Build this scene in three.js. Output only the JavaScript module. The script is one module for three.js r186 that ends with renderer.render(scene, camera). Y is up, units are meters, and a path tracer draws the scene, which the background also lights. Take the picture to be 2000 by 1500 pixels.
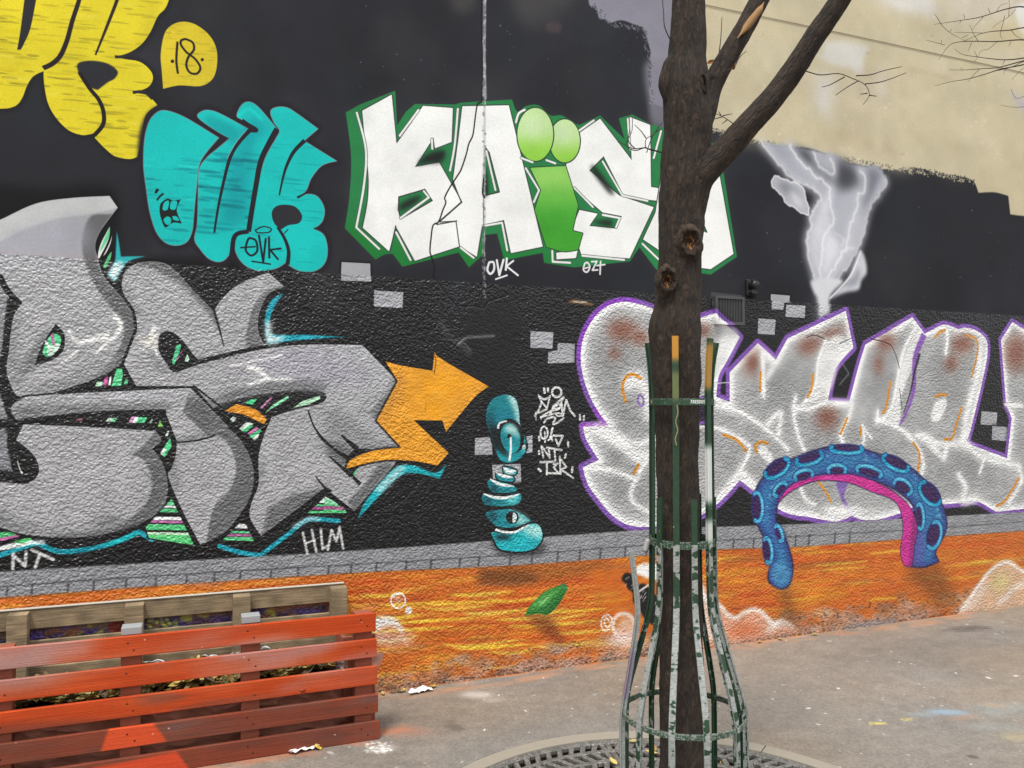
import * as THREE from 'three';
import { mergeGeometries, mergeVertices, toCreasedNormals } from 'three/addons/utils/BufferGeometryUtils.js';
import { RoundedBoxGeometry } from 'three/addons/geometries/RoundedBoxGeometry.js';
import { createNoise3D } from 'simplex-noise';

// ---------- camera, sky, sun, exposure ----------
const scene = new THREE.Scene();
const FOCAL = 1560, YAW = Math.atan(0.404), PITCH = Math.atan(43 / 1560), EYE = new THREE.Vector3(0, 1.6, 4.45);
const camera = new THREE.PerspectiveCamera(2 * Math.atan(750 / FOCAL) * 180 / Math.PI, 4 / 3, 0.05, 400);
const FWD = new THREE.Vector3(Math.sin(YAW) * Math.cos(PITCH), Math.sin(PITCH), -Math.cos(YAW) * Math.cos(PITCH));
const RIGHT = new THREE.Vector3(Math.cos(YAW), 0, Math.sin(YAW));
const UP = new THREE.Vector3().crossVectors(RIGHT, FWD);
camera.position.copy(EYE);
camera.lookAt(EYE.clone().add(FWD));

// overcast sky: brighter towards the zenith (CIE overcast), grey ground glow below the horizon
{
  const w = 256, h = 128, d = new Float32Array(w * h * 4);
  for (let j = 0; j < h; j++) {
    const el = ((j + 0.5) / h - 0.5) * Math.PI, s = Math.max(0, Math.sin(el));
    const L = el < 0 ? 0.16 : 1.0 * (1 + 2 * s) / 3;
    for (let i = 0; i < w; i++) d.set([L * 0.985, L * 1.0, L * 1.025, 1], (j * w + i) * 4);
  }
  const t = new THREE.DataTexture(d, w, h, THREE.RGBAFormat, THREE.FloatType);
  t.mapping = THREE.EquirectangularReflectionMapping; t.magFilter = THREE.LinearFilter; t.needsUpdate = true;
  scene.background = t; scene.environment = t;
}
const sun = new THREE.DirectionalLight(new THREE.Color(1, 0.97, 0.92), 1.5);
sun.position.set(-1.0, 9.5, 3.4); sun.target.position.set(2, 0, 0); sun.castShadow = true; sun.shadow.radius = 24;
Object.assign(sun.shadow.camera, { left: -9, right: 9, top: 9, bottom: -9, near: 0.5, far: 40 });
sun.shadow.mapSize.set(2048, 2048);
scene.add(sun, sun.target);
const renderer = new THREE.WebGLRenderer({ antialias: true });
renderer.toneMapping = THREE.LinearToneMapping;
renderer.toneMappingExposure = 2.15;
renderer.shadowMap.enabled = true;

// ---------- helpers ----------
const rng = (a) => () => { a |= 0; a = a + 0x6D2B79F5 | 0; let t = Math.imul(a ^ a >>> 15, 1 | a); t = t + Math.imul(t ^ t >>> 7, 61 | t) ^ t; return ((t ^ t >>> 14) >>> 0) / 4294967296; };
const noise3 = createNoise3D(rng(11));
const V = (x, y, z) => new THREE.Vector3(x, y, z);
const lerp = (a, b, t) => a + (b - a) * t, clamp = (v, a = 0, b = 1) => Math.min(b, Math.max(a, v));
const sstep = (a, b, v) => { const t = clamp((v - a) / (b - a)); return t * t * (3 - 2 * t); };
// a direction through a photo pixel; positions come from the wall, the ground or a thing's own distance
const ray = (px, py) => FWD.clone().addScaledVector(RIGHT, (px - 1000) / FOCAL).addScaledVector(UP, -(py - 750) / FOCAL);
const onWall = (px, py, z = 0) => { const r = ray(px, py); return EYE.clone().addScaledVector(r, (z - EYE.z) / r.z); };
const onGround = (px, py, y = 0) => { const r = ray(px, py); return EYE.clone().addScaledVector(r, (y - EYE.y) / r.y); };
const atDepth = (px, py, D) => EYE.clone().addScaledVector(ray(px, py), D);
const depthAt = (px, py, z = 0) => { const r = ray(px, py); return (z - EYE.z) / r.z; };

const taken = {};
const numbered = (n) => { const k = taken[n] = (taken[n] ?? -1) + 1; return k ? `${n}_${String(k).padStart(3, '0')}` : n; };
const shade = (o) => { o.castShadow = true; o.receiveShadow = true; return o; };
function thing(name, label, category, group) {
  const o = new THREE.Group(); o.name = numbered(name); o.userData = { label, category }; if (group) o.userData.group = group; scene.add(o); return o;
}
function tag(o, label, category, group) { Object.assign(o.userData, { label, category }); if (group) o.userData.group = group; return o; }
function part(name, geo, mat, parent) { const m = shade(new THREE.Mesh(geo, mat)); m.name = name; (parent ?? scene).add(m); if (!parent) m.name = numbered(name); return m; }
function structure(name, geo, mat) { const m = part(name, geo, mat); m.userData.kind = 'structure'; return m; }
const std = (o) => new THREE.MeshStandardMaterial({ roughness: 0.85, metalness: 0, ...o });
const coat = (o) => new THREE.MeshPhysicalMaterial({ metalness: 0, ...o });
const lin = (r, g, b) => new THREE.Color().setRGB(r, g, b);
const canvasOf = (w, h) => { const c = document.createElement('canvas'); c.width = w; c.height = h; return c; };
function canvasTex(c, srgb = true, repeat = false) {
  const t = new THREE.CanvasTexture(c); if (srgb) t.colorSpace = THREE.SRGBColorSpace;
  if (repeat) t.wrapS = t.wrapT = THREE.RepeatWrapping;
  t.anisotropy = 8; return t;
}
// tileable value noise on a lattice of n x m cells
function lattice(n, m, seed) { const r = rng(seed), a = new Float32Array(n * m); for (let i = 0; i < a.length; i++) a[i] = r(); return { n, m, a }; }
function vnoise(L, x, y) {
  const xi = Math.floor(x), yi = Math.floor(y); let fx = x - xi, fy = y - yi; fx = fx * fx * (3 - 2 * fx); fy = fy * fy * (3 - 2 * fy);
  const x0 = ((xi % L.n) + L.n) % L.n, x1 = (x0 + 1) % L.n, y0 = (((yi % L.m) + L.m) % L.m) * L.n, y1 = ((((yi + 1) % L.m) + L.m) % L.m) * L.n, a = L.a;
  const p = a[y0 + x0], q = a[y1 + x0];
  return (p + (a[y0 + x1] - p) * fx) * (1 - fy) + (q + (a[y1 + x1] - q) * fx) * fy;
}
// a texture from a function of pixel -> [r,g,b] (0..255) or grey
function pixelTex(w, h, f, srgb = true) {
  const d = new Uint8Array(w * h * 4);
  for (let j = 0, k = 0; j < h; j++) for (let i = 0; i < w; i++, k += 4) { const v = f(i, j); if (v.length) { d[k] = v[0]; d[k + 1] = v[1]; d[k + 2] = v[2]; } else d[k] = d[k + 1] = d[k + 2] = v; d[k + 3] = 255; }
  const t = new THREE.DataTexture(d, w, h); t.wrapS = t.wrapT = THREE.RepeatWrapping; t.magFilter = t.minFilter = THREE.LinearFilter; if (srgb) t.colorSpace = THREE.SRGBColorSpace; t.needsUpdate = true; return t;
}

// ---------- painting in photo pixels onto a real upright plane (z = const), stored in metres ----------
class Painter {
  constructor(x0, y1, w, h, res, z = 0) { Object.assign(this, { x0, y1, res, z, w: Math.round(w * res), h: Math.round(h * res) }); this.c = canvasOf(this.w, this.h); this.g = this.c.getContext('2d'); this.g.lineCap = this.g.lineJoin = 'round'; this.R(0, 0, 1); }
  R(ox, oy, s) { this.ox = ox; this.oy = oy; this.s = s; return this; }
  map(x, y) { const p = onWall(this.ox + x * this.s, this.oy + y * this.s, this.z); return [(p.x - this.x0) * this.res, (this.y1 - p.y) * this.res]; }
  unit(x, y) { return depthAt(this.ox + x * this.s, this.oy + y * this.s, this.z) / FOCAL * this.res; }  // canvas pixels for one photo pixel
  // 'x,y x,y! ...': a smooth line through the points, with corners at those marked !
  flat(str, closed) {
    const P = str.trim().split(/\s+/).map((t) => { const k = t.endsWith('!'); const [x, y] = (k ? t.slice(0, -1) : t).split(',').map(Number); return { x, y, k }; });
    const n = P.length, out = [], at = (i) => closed ? P[(i + n) % n] : P[clamp(i, 0, n - 1)];
    for (let i = 0; i < (closed ? n : n - 1); i++) {
      const b = at(i), c = at(i + 1), a = b.k ? b : at(i - 1), d = c.k ? c : at(i + 2), N = b.k && c.k ? 2 : 8;
      for (let j = 0; j < N; j++) {
        const t = j / N, t2 = t * t, t3 = t2 * t;
        const f = (k) => 0.5 * (2 * b[k] + (c[k] - a[k]) * t + (2 * a[k] - 5 * b[k] + 4 * c[k] - d[k]) * t2 + (3 * b[k] - a[k] - 3 * c[k] + d[k]) * t3);
        out.push([f('x'), f('y')]);
      }
    }
    if (!closed) out.push([P[n - 1].x, P[n - 1].y]);
    return out;
  }
  pts(str, closed) { return this.flat(str, closed).map(([x, y]) => this.map(x, y)); }
  wob(p, o) { return o.wob ? p.map(([x, y]) => [x + o.wob * noise3(x / 22, y / 22, 1.5), y + o.wob * noise3(x / 22, y / 22, 7.5)]) : p; } // an unsteady hand
  line(g, p, closed) { g.beginPath(); p.forEach((q, i) => i ? g.lineTo(q[0], q[1]) : g.moveTo(q[0], q[1])); if (closed) g.closePath(); }
  first(str) { const [x, y] = str.trim().split(/\s+/)[0].replace('!', '').split(',').map(Number); return this.unit(x, y); }
  // draws a path; soft (sprayed) edges are blurred on a small sheet of their own
  put(p, u, o, pad, act) {
    const g = this.g, b = (o.b ?? 0) * u;
    if (b < 0.9) { g.save(); g.globalAlpha = o.a ?? 1; act(g); g.restore(); return this; }
    let x0 = 1e9, y0 = 1e9, x1 = -1e9, y1 = -1e9; for (const [x, y] of p) { x0 = Math.min(x0, x); y0 = Math.min(y0, y); x1 = Math.max(x1, x); y1 = Math.max(y1, y); }
    const e = pad + b * 3 + 3; x0 = Math.max(-60, x0 - e); y0 = Math.max(-60, y0 - e); x1 = Math.min(this.w + 60, x1 + e); y1 = Math.min(this.h + 60, y1 + e); if (x1 <= x0 || y1 <= y0) return this;
    const k = b > 12 ? 0.2 : b > 5 ? 0.4 : 1, w = Math.ceil((x1 - x0) * k) + 1, h = Math.ceil((y1 - y0) * k) + 1, c = canvasOf(w, h), q = c.getContext('2d');
    q.lineCap = q.lineJoin = 'round'; q.filter = `blur(${(b * k).toFixed(2)}px)`; q.scale(k, k); q.translate(-x0, -y0); act(q);
    g.save(); g.globalAlpha = o.a ?? 1; g.drawImage(c, 0, 0, w, h, x0, y0, w / k, h / k); g.restore(); return this;
  }
  F(str, col, o = {}) { const p = this.wob(this.pts(str, true), o); return this.put(p, this.first(str), o, 0, (g) => { g.fillStyle = col; this.line(g, p, true); g.fill(); }); }
  S(str, col, w, o = {}) { const p = this.wob(this.pts(str, o.closed), o), u = this.first(str); return this.put(p, u, o, w * u, (g) => { g.strokeStyle = col; g.lineWidth = w * u; this.line(g, p, o.closed); g.stroke(); }); }
  T(str, col, w0, w1, o = {}) { // tapered stroke
    const u = this.first(str), p = this.pts(str, false), L = [], Rr = [], n = p.length;
    for (let i = 0; i < n; i++) {
      const a = p[Math.max(0, i - 1)], b = p[Math.min(n - 1, i + 1)], dx = b[0] - a[0], dy = b[1] - a[1], l = Math.hypot(dx, dy) || 1, t = i / (n - 1);
      const wd = (o.belly ? w0 * Math.pow(Math.sin(Math.PI * clamp(t, 0.02, 0.98)), 0.7) + w1 * 0.2 : lerp(w0, w1, t)) * u / 2;
      L.push([p[i][0] - dy / l * wd, p[i][1] + dx / l * wd]); Rr.unshift([p[i][0] + dy / l * wd, p[i][1] - dx / l * wd]);
    }
    const q = [...L, ...Rr]; return this.put(q, u, o, 0, (g) => { g.fillStyle = col; this.line(g, q, true); g.fill(); });
  }
  E(x, y, rx, ry, rot, col, o = {}) { // ellipse, as seen in the photo
    const pts = []; for (let i = 0; i < 14; i++) { const a = i / 14 * 2 * Math.PI, c = Math.cos(a) * rx, s = Math.sin(a) * ry, r = rot * Math.PI / 180; pts.push(`${x + c * Math.cos(r) - s * Math.sin(r)},${y + c * Math.sin(r) + s * Math.cos(r)}`); }
    return o.w ? this.S(pts.join(' '), col, o.w, { ...o, closed: true }) : this.F(pts.join(' '), col, o);
  }
  clip(str, f) { this.g.save(); this.line(this.g, this.pts(str, true), true); this.g.clip(); f(this); this.g.restore(); return this; }
  // loose spray or brush strokes inside a clip: box in local units
  hatch(r, n, [xa, ya, xb, yb], len, slope, cols, w, a, b = 0) {
    for (let i = 0; i < n; i++) {
      const x = lerp(xa, xb, r()), y = lerp(ya, yb, r()), l = len * (0.4 + r()), s = slope * l, c = cols[Math.floor(r() * cols.length)], k = (r() - 0.5) * 0.15 * l;
      this.T(`${x - l / 2},${y - s / 2} ${x},${y + k * 0.4} ${x + l / 2},${y + s / 2}`, c, w * (0.5 + r()), w * 0.2, { a: a * (0.4 + 0.6 * r()), b, belly: true });
    }
    return this;
  }
}

// ---------- the mural: flat paint on the wall, in wall metres ----------
const WX0 = -1.4, WX1 = 6.8, WTOP = 5.1, HP = 2.333, RES = 468;
const mural = new Painter(WX0, WTOP, WX1 - WX0, WTOP, RES);
{
  const m = mural, g = m.g, r = rng(5);
  const INK = '#141416', CHAR = '#28292e', ROUGHBLACK = '#19191b';
  g.fillStyle = CHAR; g.fillRect(0, 0, m.w, m.h);
  g.fillStyle = ROUGHBLACK; g.fillRect(0, (WTOP - HP) * RES, m.w, m.h);
  // roller passes in the old black
  m.R(0, 0, 1);
  for (let i = 0; i < 150; i++) { const x = r() * 2000, y = r() * 640 - 60; m.F(`${x},${y} ${x + 40 + r() * 60},${y + r() * 20} ${x + 50},${y + 60 + r() * 80} ${x},${y + 70}`, ['#33333b', '#212126', '#2b2f34', '#37373a'][i % 4], { b: 14, a: 0.4 }); }
  m.F('1000,-40 1140,-40 1100,20 1060,50 1020,45', '#5a5756', { b: 14, a: 0.55 });
  m.F('880,-40 930,-40 925,15 890,20', '#56534c', { b: 10, a: 0.6 });
  m.F('1072,42 1096,44 1094,62 1070,58', '#57484b', { b: 3, a: 0.6 });
  // lavender grey and beige old coats, roller edges
  const edge = (pts, col) => m.F(pts, col, { b: 1 });
  edge('1150,-60! 1152,5 1166,12 1172,34 1186,36 1190,44 1215,38 1240,46 1258,54 1266,78 1272,100 1273,140 1271,175 1274,200! 1292,206! 1345,230! 1345,-60!', '#8b8995');
  m.F('1264,120 1330,120 1335,245 1280,252 1268,200', '#84828d', { b: 6, a: 0.8 });
  edge('1335,-400! 1335,246! 1385,252 1430,262 1470,270 1502,281 1545,286 1590,290 1640,310 1700,324 1760,331 1790,327 1830,336 1880,344 1903,352 1914,376! 1945,375 1972,382! 1976,418! 2010,422 2120,430! 2120,-400!', '#cbbf9f');
  for (let i = 0; i < 900; i++) { // bristle marks along the roller edge
    const t = r(), pts = [[1385, 252], [1500, 280], [1640, 309], [1760, 330], [1830, 337], [1905, 354]], k = Math.min(4, Math.floor(t * 5)), f = t * 5 - k, x = lerp(pts[k][0], pts[k + 1][0], f), y = lerp(pts[k][1], pts[k + 1][1], f) + (r() - 0.5) * 10;
    { const a = r() * 6.3, l = 1 + 4 * r(); m.S(`${x},${y} ${x + Math.cos(a) * l},${y + Math.sin(a) * l}`, r() < 0.5 ? '#cbbf9f' : '#2a2b30', 1 + 1.6 * r(), { a: 0.7 }); }
  }
  for (let i = 0; i < 260; i++) { const p = [[1160, 8], [1190, 42], [1258, 54], [1270, 110], [1273, 200]], t = r() * 4, k = Math.min(3, Math.floor(t)), x = lerp(p[k][0], p[k + 1][0], t - k) + (r() - 0.5) * 9, y = lerp(p[k][1], p[k + 1][1], t - k) + (r() - 0.5) * 9; m.S(`${x},${y} ${x + 4 * r()},${y + 5 * r()}`, r() < 0.5 ? '#8b8995' : '#303036', 1.4, { a: 0.7 }); }
  for (let i = 0; i < 260; i++) { const x = 1390 + r() * 640, y = -40 + r() * 340; if (y < 250 + (x - 1385) * 0.17) m.F(`${x},${y} ${x + 20 + r() * 60},${y + r() * 20} ${x + 20 + r() * 40},${y + 20 + r() * 40} ${x},${y + 20}`, ['#c4b797', '#d4c9ab', '#bfb08f', '#d0c6ae', '#c9c0a2'][i % 5], { b: 14, a: 0.28 }); }
  m.R(1300, 0, 0.35);
  m.F('880,300 900,240 1000,225 1140,260 1110,330 1110,410 1060,400 1040,380 950,360 850,310', '#d9d5cb', { b: 5 });
  m.F('850,420 940,420 950,520 940,600 930,690 900,640 840,600', '#d3cec3', { b: 12 });
  m.F('940,470 1010,455 1150,470 1180,540 1120,520 1000,500', '#c3b8a2', { b: 12 });
  m.F('1110,400 1200,380 1260,470 1270,600 1220,560 1180,500', '#c0b193', { b: 14, a: 0.8 });
  m.F('1180,400 1230,400 1240,560 1200,540', '#d6cfc0', { b: 10, a: 0.8 });
  m.F('1000,560 1230,580 1260,700 1100,720 980,660', '#c5b99c', { b: 22, a: 0.9 });
  m.F('950,745 1080,760 1180,820 1150,830 1060,780 960,765', '#b09c7c', { b: 10, a: 0.8 });
  m.F('1220,800 1300,810 1290,870 1230,860', '#b6a68a', { b: 12, a: 0.7 });
  m.F('1120,-30! 1400,-30 1480,-30 1520,80 1400,70 1300,60 1260,30', '#dedad2', { b: 10 });
  m.F('1500,-30 2010,-30 2010,100 1800,110 1600,80', '#d3cabd', { b: 24, a: 0.8 });
  m.F('1960,40 2020,20 2020,180 1985,170', '#e2e0da', { b: 4 });
  m.F('1780,150 1990,130 2010,230 1860,230', '#d2c291', { b: 16, a: 0.6 });
  m.F('1930,500 1960,520 2010,560 2010,620 1970,580', '#b9b6be', { b: 8 });
  m.S('1370,380 1480,410 1600,440', '#b8ab8b', 4, { b: 4 });
  for (let i = 0; i < 60; i++) { const x = 260 + r() * 1740, y = r() * 900; m.E(x, y, 3 + r() * 8, 2 + r() * 5, 0, r() < 0.7 ? '#e6e2d8' : '#a89a7e', { a: 0.3 + 0.3 * r(), b: 1.5 }); }
  // stray flecks on the black
  m.R(0, 0, 1);
  for (let i = 0; i < 70; i++) { const x = 620 + r() * 1380, y = 380 + r() * 220 * (x > 1400 ? 1 : 0) + (x < 1400 ? -380 + r() * 200 : 0); m.E(x, y, 0.6 + r() * 1.6, 0.5 + r() * 1.2, 0, '#9a9a9e', { a: 0.2 + 0.35 * r() }); }

  m.F('-160,330! 60,365 200,360 232,400 235,520 330,500 560,520 620,600 800,690 850,900 700,1040 500,1090 0,1110! -160,1120!', INK, { b: 9, a: 0.9 });
  // --- smoke ---
  m.R(1300, 0, 0.35);
  m.F('540,790! 620,800 690,800 700,810 830,840 960,860 1000,900 1100,920 1200,930 1245,1000! 1190,1090 1140,1170 1110,1300 1070,1400 1010,1500 900,1600 905,1770! 870,1765! 870,1610 830,1530 800,1420 795,1320 820,1260 808,1215 850,1140 880,1100 830,1055 700,975 610,880', '#a6a8b2', { b: 3, wob: 6 });
  m.F('700,815 830,850 870,930 930,960 920,1020 800,930', '#55575f', { b: 8 });
  m.F('960,900 1060,930 1080,1000 1030,1060 960,1030', '#4a4b52', { b: 10 });
  m.F('1110,960 1200,960 1160,1080 1120,1150 1120,1050', '#777984', { b: 8 });
  m.F('880,1120 930,1060 930,1200 940,1280 880,1380 870,1500 830,1480 810,1330 850,1200', '#d6d7de', { b: 8, wob: 5 });
  m.F('960,1110 1060,1060 1080,1130 1040,1200 1000,1300 960,1280 930,1180', '#b4b5bf', { b: 8, wob: 5 });
  m.F('900,1300 980,1350 960,1450 900,1540 870,1480', '#dcdde3', { b: 8 });
  m.F('1050,1230 1110,1180 1080,1350 1020,1440 1000,1380', '#c2c3cb', { b: 9 });
  for (const [s, w, a] of [['545,800 610,880 700,980 840,1060 880,1105 850,1140 812,1215 822,1260 797,1320 803,1420 830,1530 872,1610', 5, 0.95], ['700,812 760,900 850,985 915,1030 925,1120 935,1180 940,1240 890,1330 880,1420 870,1500 880,1600', 5, 1], ['830,850 870,930 945,965 950,930 930,880', 5, 0.85], ['1245,1000 1190,1095 1140,1175 1112,1300 1072,1400 1012,1500 905,1600', 4, 0.95], ['1085,950 1120,980 1120,1060 1080,1090 1070,1180 1040,1240 1030,1300 1020,1370 960,1470 910,1560', 5, 0.95], ['1060,1380 1000,1400 950,1480', 4, 0.8], ['940,1290 1000,1330 990,1380', 3, 0.6], ['870,1620 872,1760', 6, 0.9]]) { m.S(s, '#d3d4db', w * 4, { b: 6, a: a * 0.55, wob: 7 }); m.S(s, '#f2f2f5', w * 0.75, { b: 1.8, a: a * 0.85, wob: 7 }); };
  m.R(1400, 550, 0.3); m.F('622,-10 740,-30 830,-5 770,60 742,110 737,235! 664,246! 664,110 640,70', '#d7d8dd', { b: 3 });
  m.F('950,-10 932,50 862,66 800,86 745,112 800,50 850,0 880,-60 910,-140 945,-205 975,-150 985,-60', '#cfd0d6', { b: 3 }); m.F('830,20 900,-40 930,-100 940,-30 900,30', '#9a9ca6', { b: 5 });
  m.S('745,108 830,20 890,-60 945,-200', '#f2f2f4', 3, { b: 1 });
  m.R(1300, 0, 0.35);
  m.F('598,1000 630,985 700,1010 755,1030 785,1090 806,1182 780,1190 700,1142 650,1085 610,1042', '#b9bac2', { b: 1.5, wob: 6 }); m.F('640,1010 710,1040 760,1100 720,1100 660,1060', '#858790', { b: 7 });
  m.F('690,1060 740,1080 770,1150 730,1130', '#d9dade', { b: 6 }); m.S('598,1000 630,985 700,1010 755,1030 785,1090 806,1182 780,1190 700,1142 650,1085 610,1042', '#ececf0', 3, { b: 1, closed: true, wob: 6 });

  // --- yellow letters ---
  m.R(0, 0, 0.35);
  const yel = '-500,-300! 1000,-300! 940,0 880,85 840,170 790,240 720,288 640,312! 700,325 780,340 840,390 852,440 820,485 740,512! 820,525 850,550 878,582! 812,640 790,760 765,872! 720,884 640,868 580,820 527,765! 530,740 460,750 380,722 310,652 265,570 245,470 240,392! 185,420 150,470 120,545 80,588 0,602 -200,590 -500,560!';
  m.S(yel, '#1d1c1e', 14, { b: 4, closed: true, a: 0.7 }); m.F(yel, '#e5d32d', { b: 0.6 });
  m.clip(yel, () => {
    m.hatch(r, 160, [-200, 0, 900, 880], 130, 0.09, ['#7d7422', '#6b6428', '#a69a25'], 4, 0.5, 0.6);
    m.hatch(r, 60, [-200, 0, 900, 880], 150, 0.09, ['#f1e254', '#d9c41e'], 7, 0.5, 1);
    m.S('860,10 830,150 740,270', '#c9b62a', 14, { b: 8, a: 0.5 });
  });
  m.F('145,-100! 215,-100! 170,140 130,240 112,272! 93,272! 112,160', '#2b2a2e');
  m.T('450,-60 438,0 402,110 372,220 335,305 290,350 238,375', '#2a2024', 7, 9); m.T('665,-60 650,0 600,130 560,230 531,302', '#2e2426', 7, 3);
  m.F('428,365 450,340 520,334 600,350 655,392 640,432 600,455 545,497! 500,480 450,425', '#2d2e33', { b: 0.8 }); m.S('445,405 500,490 550,552 576,620 574,690 528,748', '#231e21', 7.5);
  m.T('640,312! 700,308 760,285', '#2b2a2e', 6, 3); m.T('740,512 800,508 850,550', '#2b2a2e', 6, 4);
  // bubble with 18
  const bub = '915,190 950,140 1010,116 1080,126 1150,172 1195,232 1213,302 1206,390 1178,445 1115,476 1000,472 910,491! 903,400 896,300';
  m.F(bub, '#dcc52f', { b: 0.5 }); m.clip(bub, () => m.hatch(r, 40, [890, 120, 1210, 480], 70, 0.05, ['#a8982a', '#8e8130'], 3, 0.4, 0.6));
  m.S('990,232! 984,330 992,402', '#2a2420', 4.2); m.S('1036,212 1075,232 1082,272 1052,312 1040,360 1060,400 1100,405 1118,372 1090,325 1040,285 1010,245 1012,220 1036,212', '#2a2420', 4.2);
  m.E(962, 337, 10, 10, 0, '#2a2420'); m.E(1129, 328, 9, 9, 0, '#2a2420');

  // --- turquoise letters ---
  const TQ = '#17c3bd', TI = '#26232a';
  const t1 = '855,640 900,612 960,620 1050,660 1222,765! 1150,850 1112,920 1096,1050 1082,1200 1072,1290 1040,1350 980,1368 920,1350 870,1290 835,1180 815,1050 800,920 805,780 825,690';
  const t2 = '1104,650 1130,615 1180,612 1250,640 1392,718! 1432,722! 1350,665 1322,640 1350,580 1395,564 1450,600 1547,715! 1490,800 1455,880 1430,1000 1410,1150 1385,1290 1310,1308 1290,1400 1240,1456 1170,1445 1110,1380 1085,1330 1100,1250 1105,1100 1110,950 1150,880 1220,820 1282,768! 1200,722';
  const t3 = '1510,620 1540,595 1600,595 1660,630 1777,715! 1700,782! 1882,895! 1800,920 1740,990 1710,1060 1660,1100! 1720,1080 1775,1095 1812,1160 1802,1230 1755,1275! 1810,1310 1830,1390 1815,1465 1760,1510 1680,1512 1615,1480 1600,1460! 1545,1495 1450,1512 1370,1480 1322,1420 1310,1350 1330,1305 1385,1295 1410,1200 1440,1030 1480,880 1540,770 1560,725 1530,680';
  for (const t of [t1, t2, t3]) m.S(t, TI, 20, { closed: true, b: 3 });
  for (const t of [t1, t2, t3]) { m.F(t, TQ, { b: 0.4 }); m.S(t, '#7e8f92', 1.6, { closed: true, a: 0.8 }); }
  m.clip(t1, () => { m.hatch(r, 46, [800, 850, 1100, 1340], 110, 0.06, ['#0f8f93', '#0c7f88', '#2fd6cf'], 4, 0.5, 0.6); });
  m.clip(t2, () => { m.F('1180,640 1330,720 1300,800 1250,760 1150,690', '#11a9a9', { b: 4 }); m.F('1400,640 1500,730 1420,800 1380,1200 1230,1250 1260,1000 1330,800', '#0f9ba2', { b: 10, a: 0.85 }); m.hatch(r, 90, [1100, 850, 1420, 1300], 120, 0.1, ['#087d86', '#0a6c78', '#12a4a6'], 5, 0.65, 0.8); m.S('1330,640 1390,605 1460,660', '#17d3cb', 6, { b: 2 }); });
  m.clip(t3, () => { m.hatch(r, 40, [1420, 800, 1800, 1500], 110, 0.08, ['#10999e', '#0c8890'], 3, 0.45, 0.6); });
  m.T('1395,722 1330,795 1285,875 1250,1005 1217,1160 1196,1297', TI, 8, 3.5); m.S('1375,722 1316,795 1268,880', '#7fb5b5', 1.3);
  m.T('1702,780 1640,845 1600,925 1578,1000 1560,1087', TI, 8, 2.5);
  m.T('1390,722! 1432,722 1380,690 1350,668', TI, 8, 9); m.T('1547,715 1500,800 1455,900 1430,1030 1405,1180 1388,1290', TI, 10, 9);
  m.T('1388,1290 1330,1300 1305,1330 1296,1400 1290,1440', TI, 8, 9);
  m.F('1518,1185 1540,1150 1590,1139 1650,1152 1687,1200 1670,1242 1610,1255 1568,1280! 1530,1240', '#2d2e33'); m.T('1550,1265 1590,1330 1612,1400 1606,1475', TI, 5, 8);
  m.T('1660,1100! 1690,1085 1730,1060', TI, 5, 2); m.T('1755,1275! 1790,1260 1812,1230', TI, 4, 2);
  m.F('898,1130 935,1106 965,1116 1008,1110! 986,1170 1014,1245! 965,1240 922,1266 898,1215 890,1170', '#222', {}); for (const q of ['915,1128 942,1118 935,1165 908,1168', '955,1122 988,1122 978,1165 950,1162', '912,1222 935,1205 955,1220 948,1250 925,1248', '962,1205 985,1205 1000,1228 970,1225']) m.F(q, TQ);
  m.T('866,1076 874,1062 882,1052', '#222', 4, 6); m.T('875,1116 890,1095 912,1076', '#222', 3, 4);
  m.S('1394,1326 1428,1340 1436,1398 1402,1424 1372,1392 1384,1336 1400,1326', '#20252b', 4); m.S('1345,1380 1425,1374', '#20252b', 3); m.S('1446,1312! 1470,1460! 1484,1330', '#20252b', 4); m.S('1502,1322! 1504,1436', '#20252b', 4); m.S('1568,1384! 1508,1392! 1552,1444', '#20252b', 3.8); m.S('1408,1456 1510,1472', '#20252b', 3);
  m.S('1426,1282 1470,1262 1514,1274 1500,1294 1440,1296 1426,1282', '#20252b', 2.4); m.S('1608,1278 1588,1300', '#20252b', 2);

  // --- white letters with green edge ---
  m.R(640, 150, 0.35);
  const GR = '#2b8049', GD = '#20663a', WH = '#f6f7f4';
  const kg = '103,195! 180,152! 380,73! 390,268! 440,190! 490,148! 715,150! 745,140! 1032,123! 1062,190 1110,160 1180,155 1250,212 1310,212 1390,258 1412,265! 1525,213! 1662,345! 1630,228! 1705,207! 1810,262! 1880,282! 1914,262! 2129,349! 2194,400! 2290,1002! 2143,1102! 2000,1080! 1840,1075! 1745,950! 1692,1028! 1380,1062! 1212,1036! 1205,980! 990,1022! 950,872! 878,880! 868,992! 792,1062! 735,978! 420,1057! 365,985! 320,990 270,1018! 98,842! 125,650 132,430';
  m.S(kg, '#3a3b40', 10, { closed: true, b: 8, a: 0.5 }); m.F(kg, GR, { b: 0.6 });
  m.clip(kg, () => { m.F('90,800 400,900 1000,950 1250,980 1250,1080 90,1080', '#1f7d33', { b: 10, a: 0.7 }); m.hatch(r, 60, [100, 150, 2280, 1080], 60, 0.3, ['#3a8f5a', '#1d6a36'], 5, 0.4, 2); });
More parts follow.
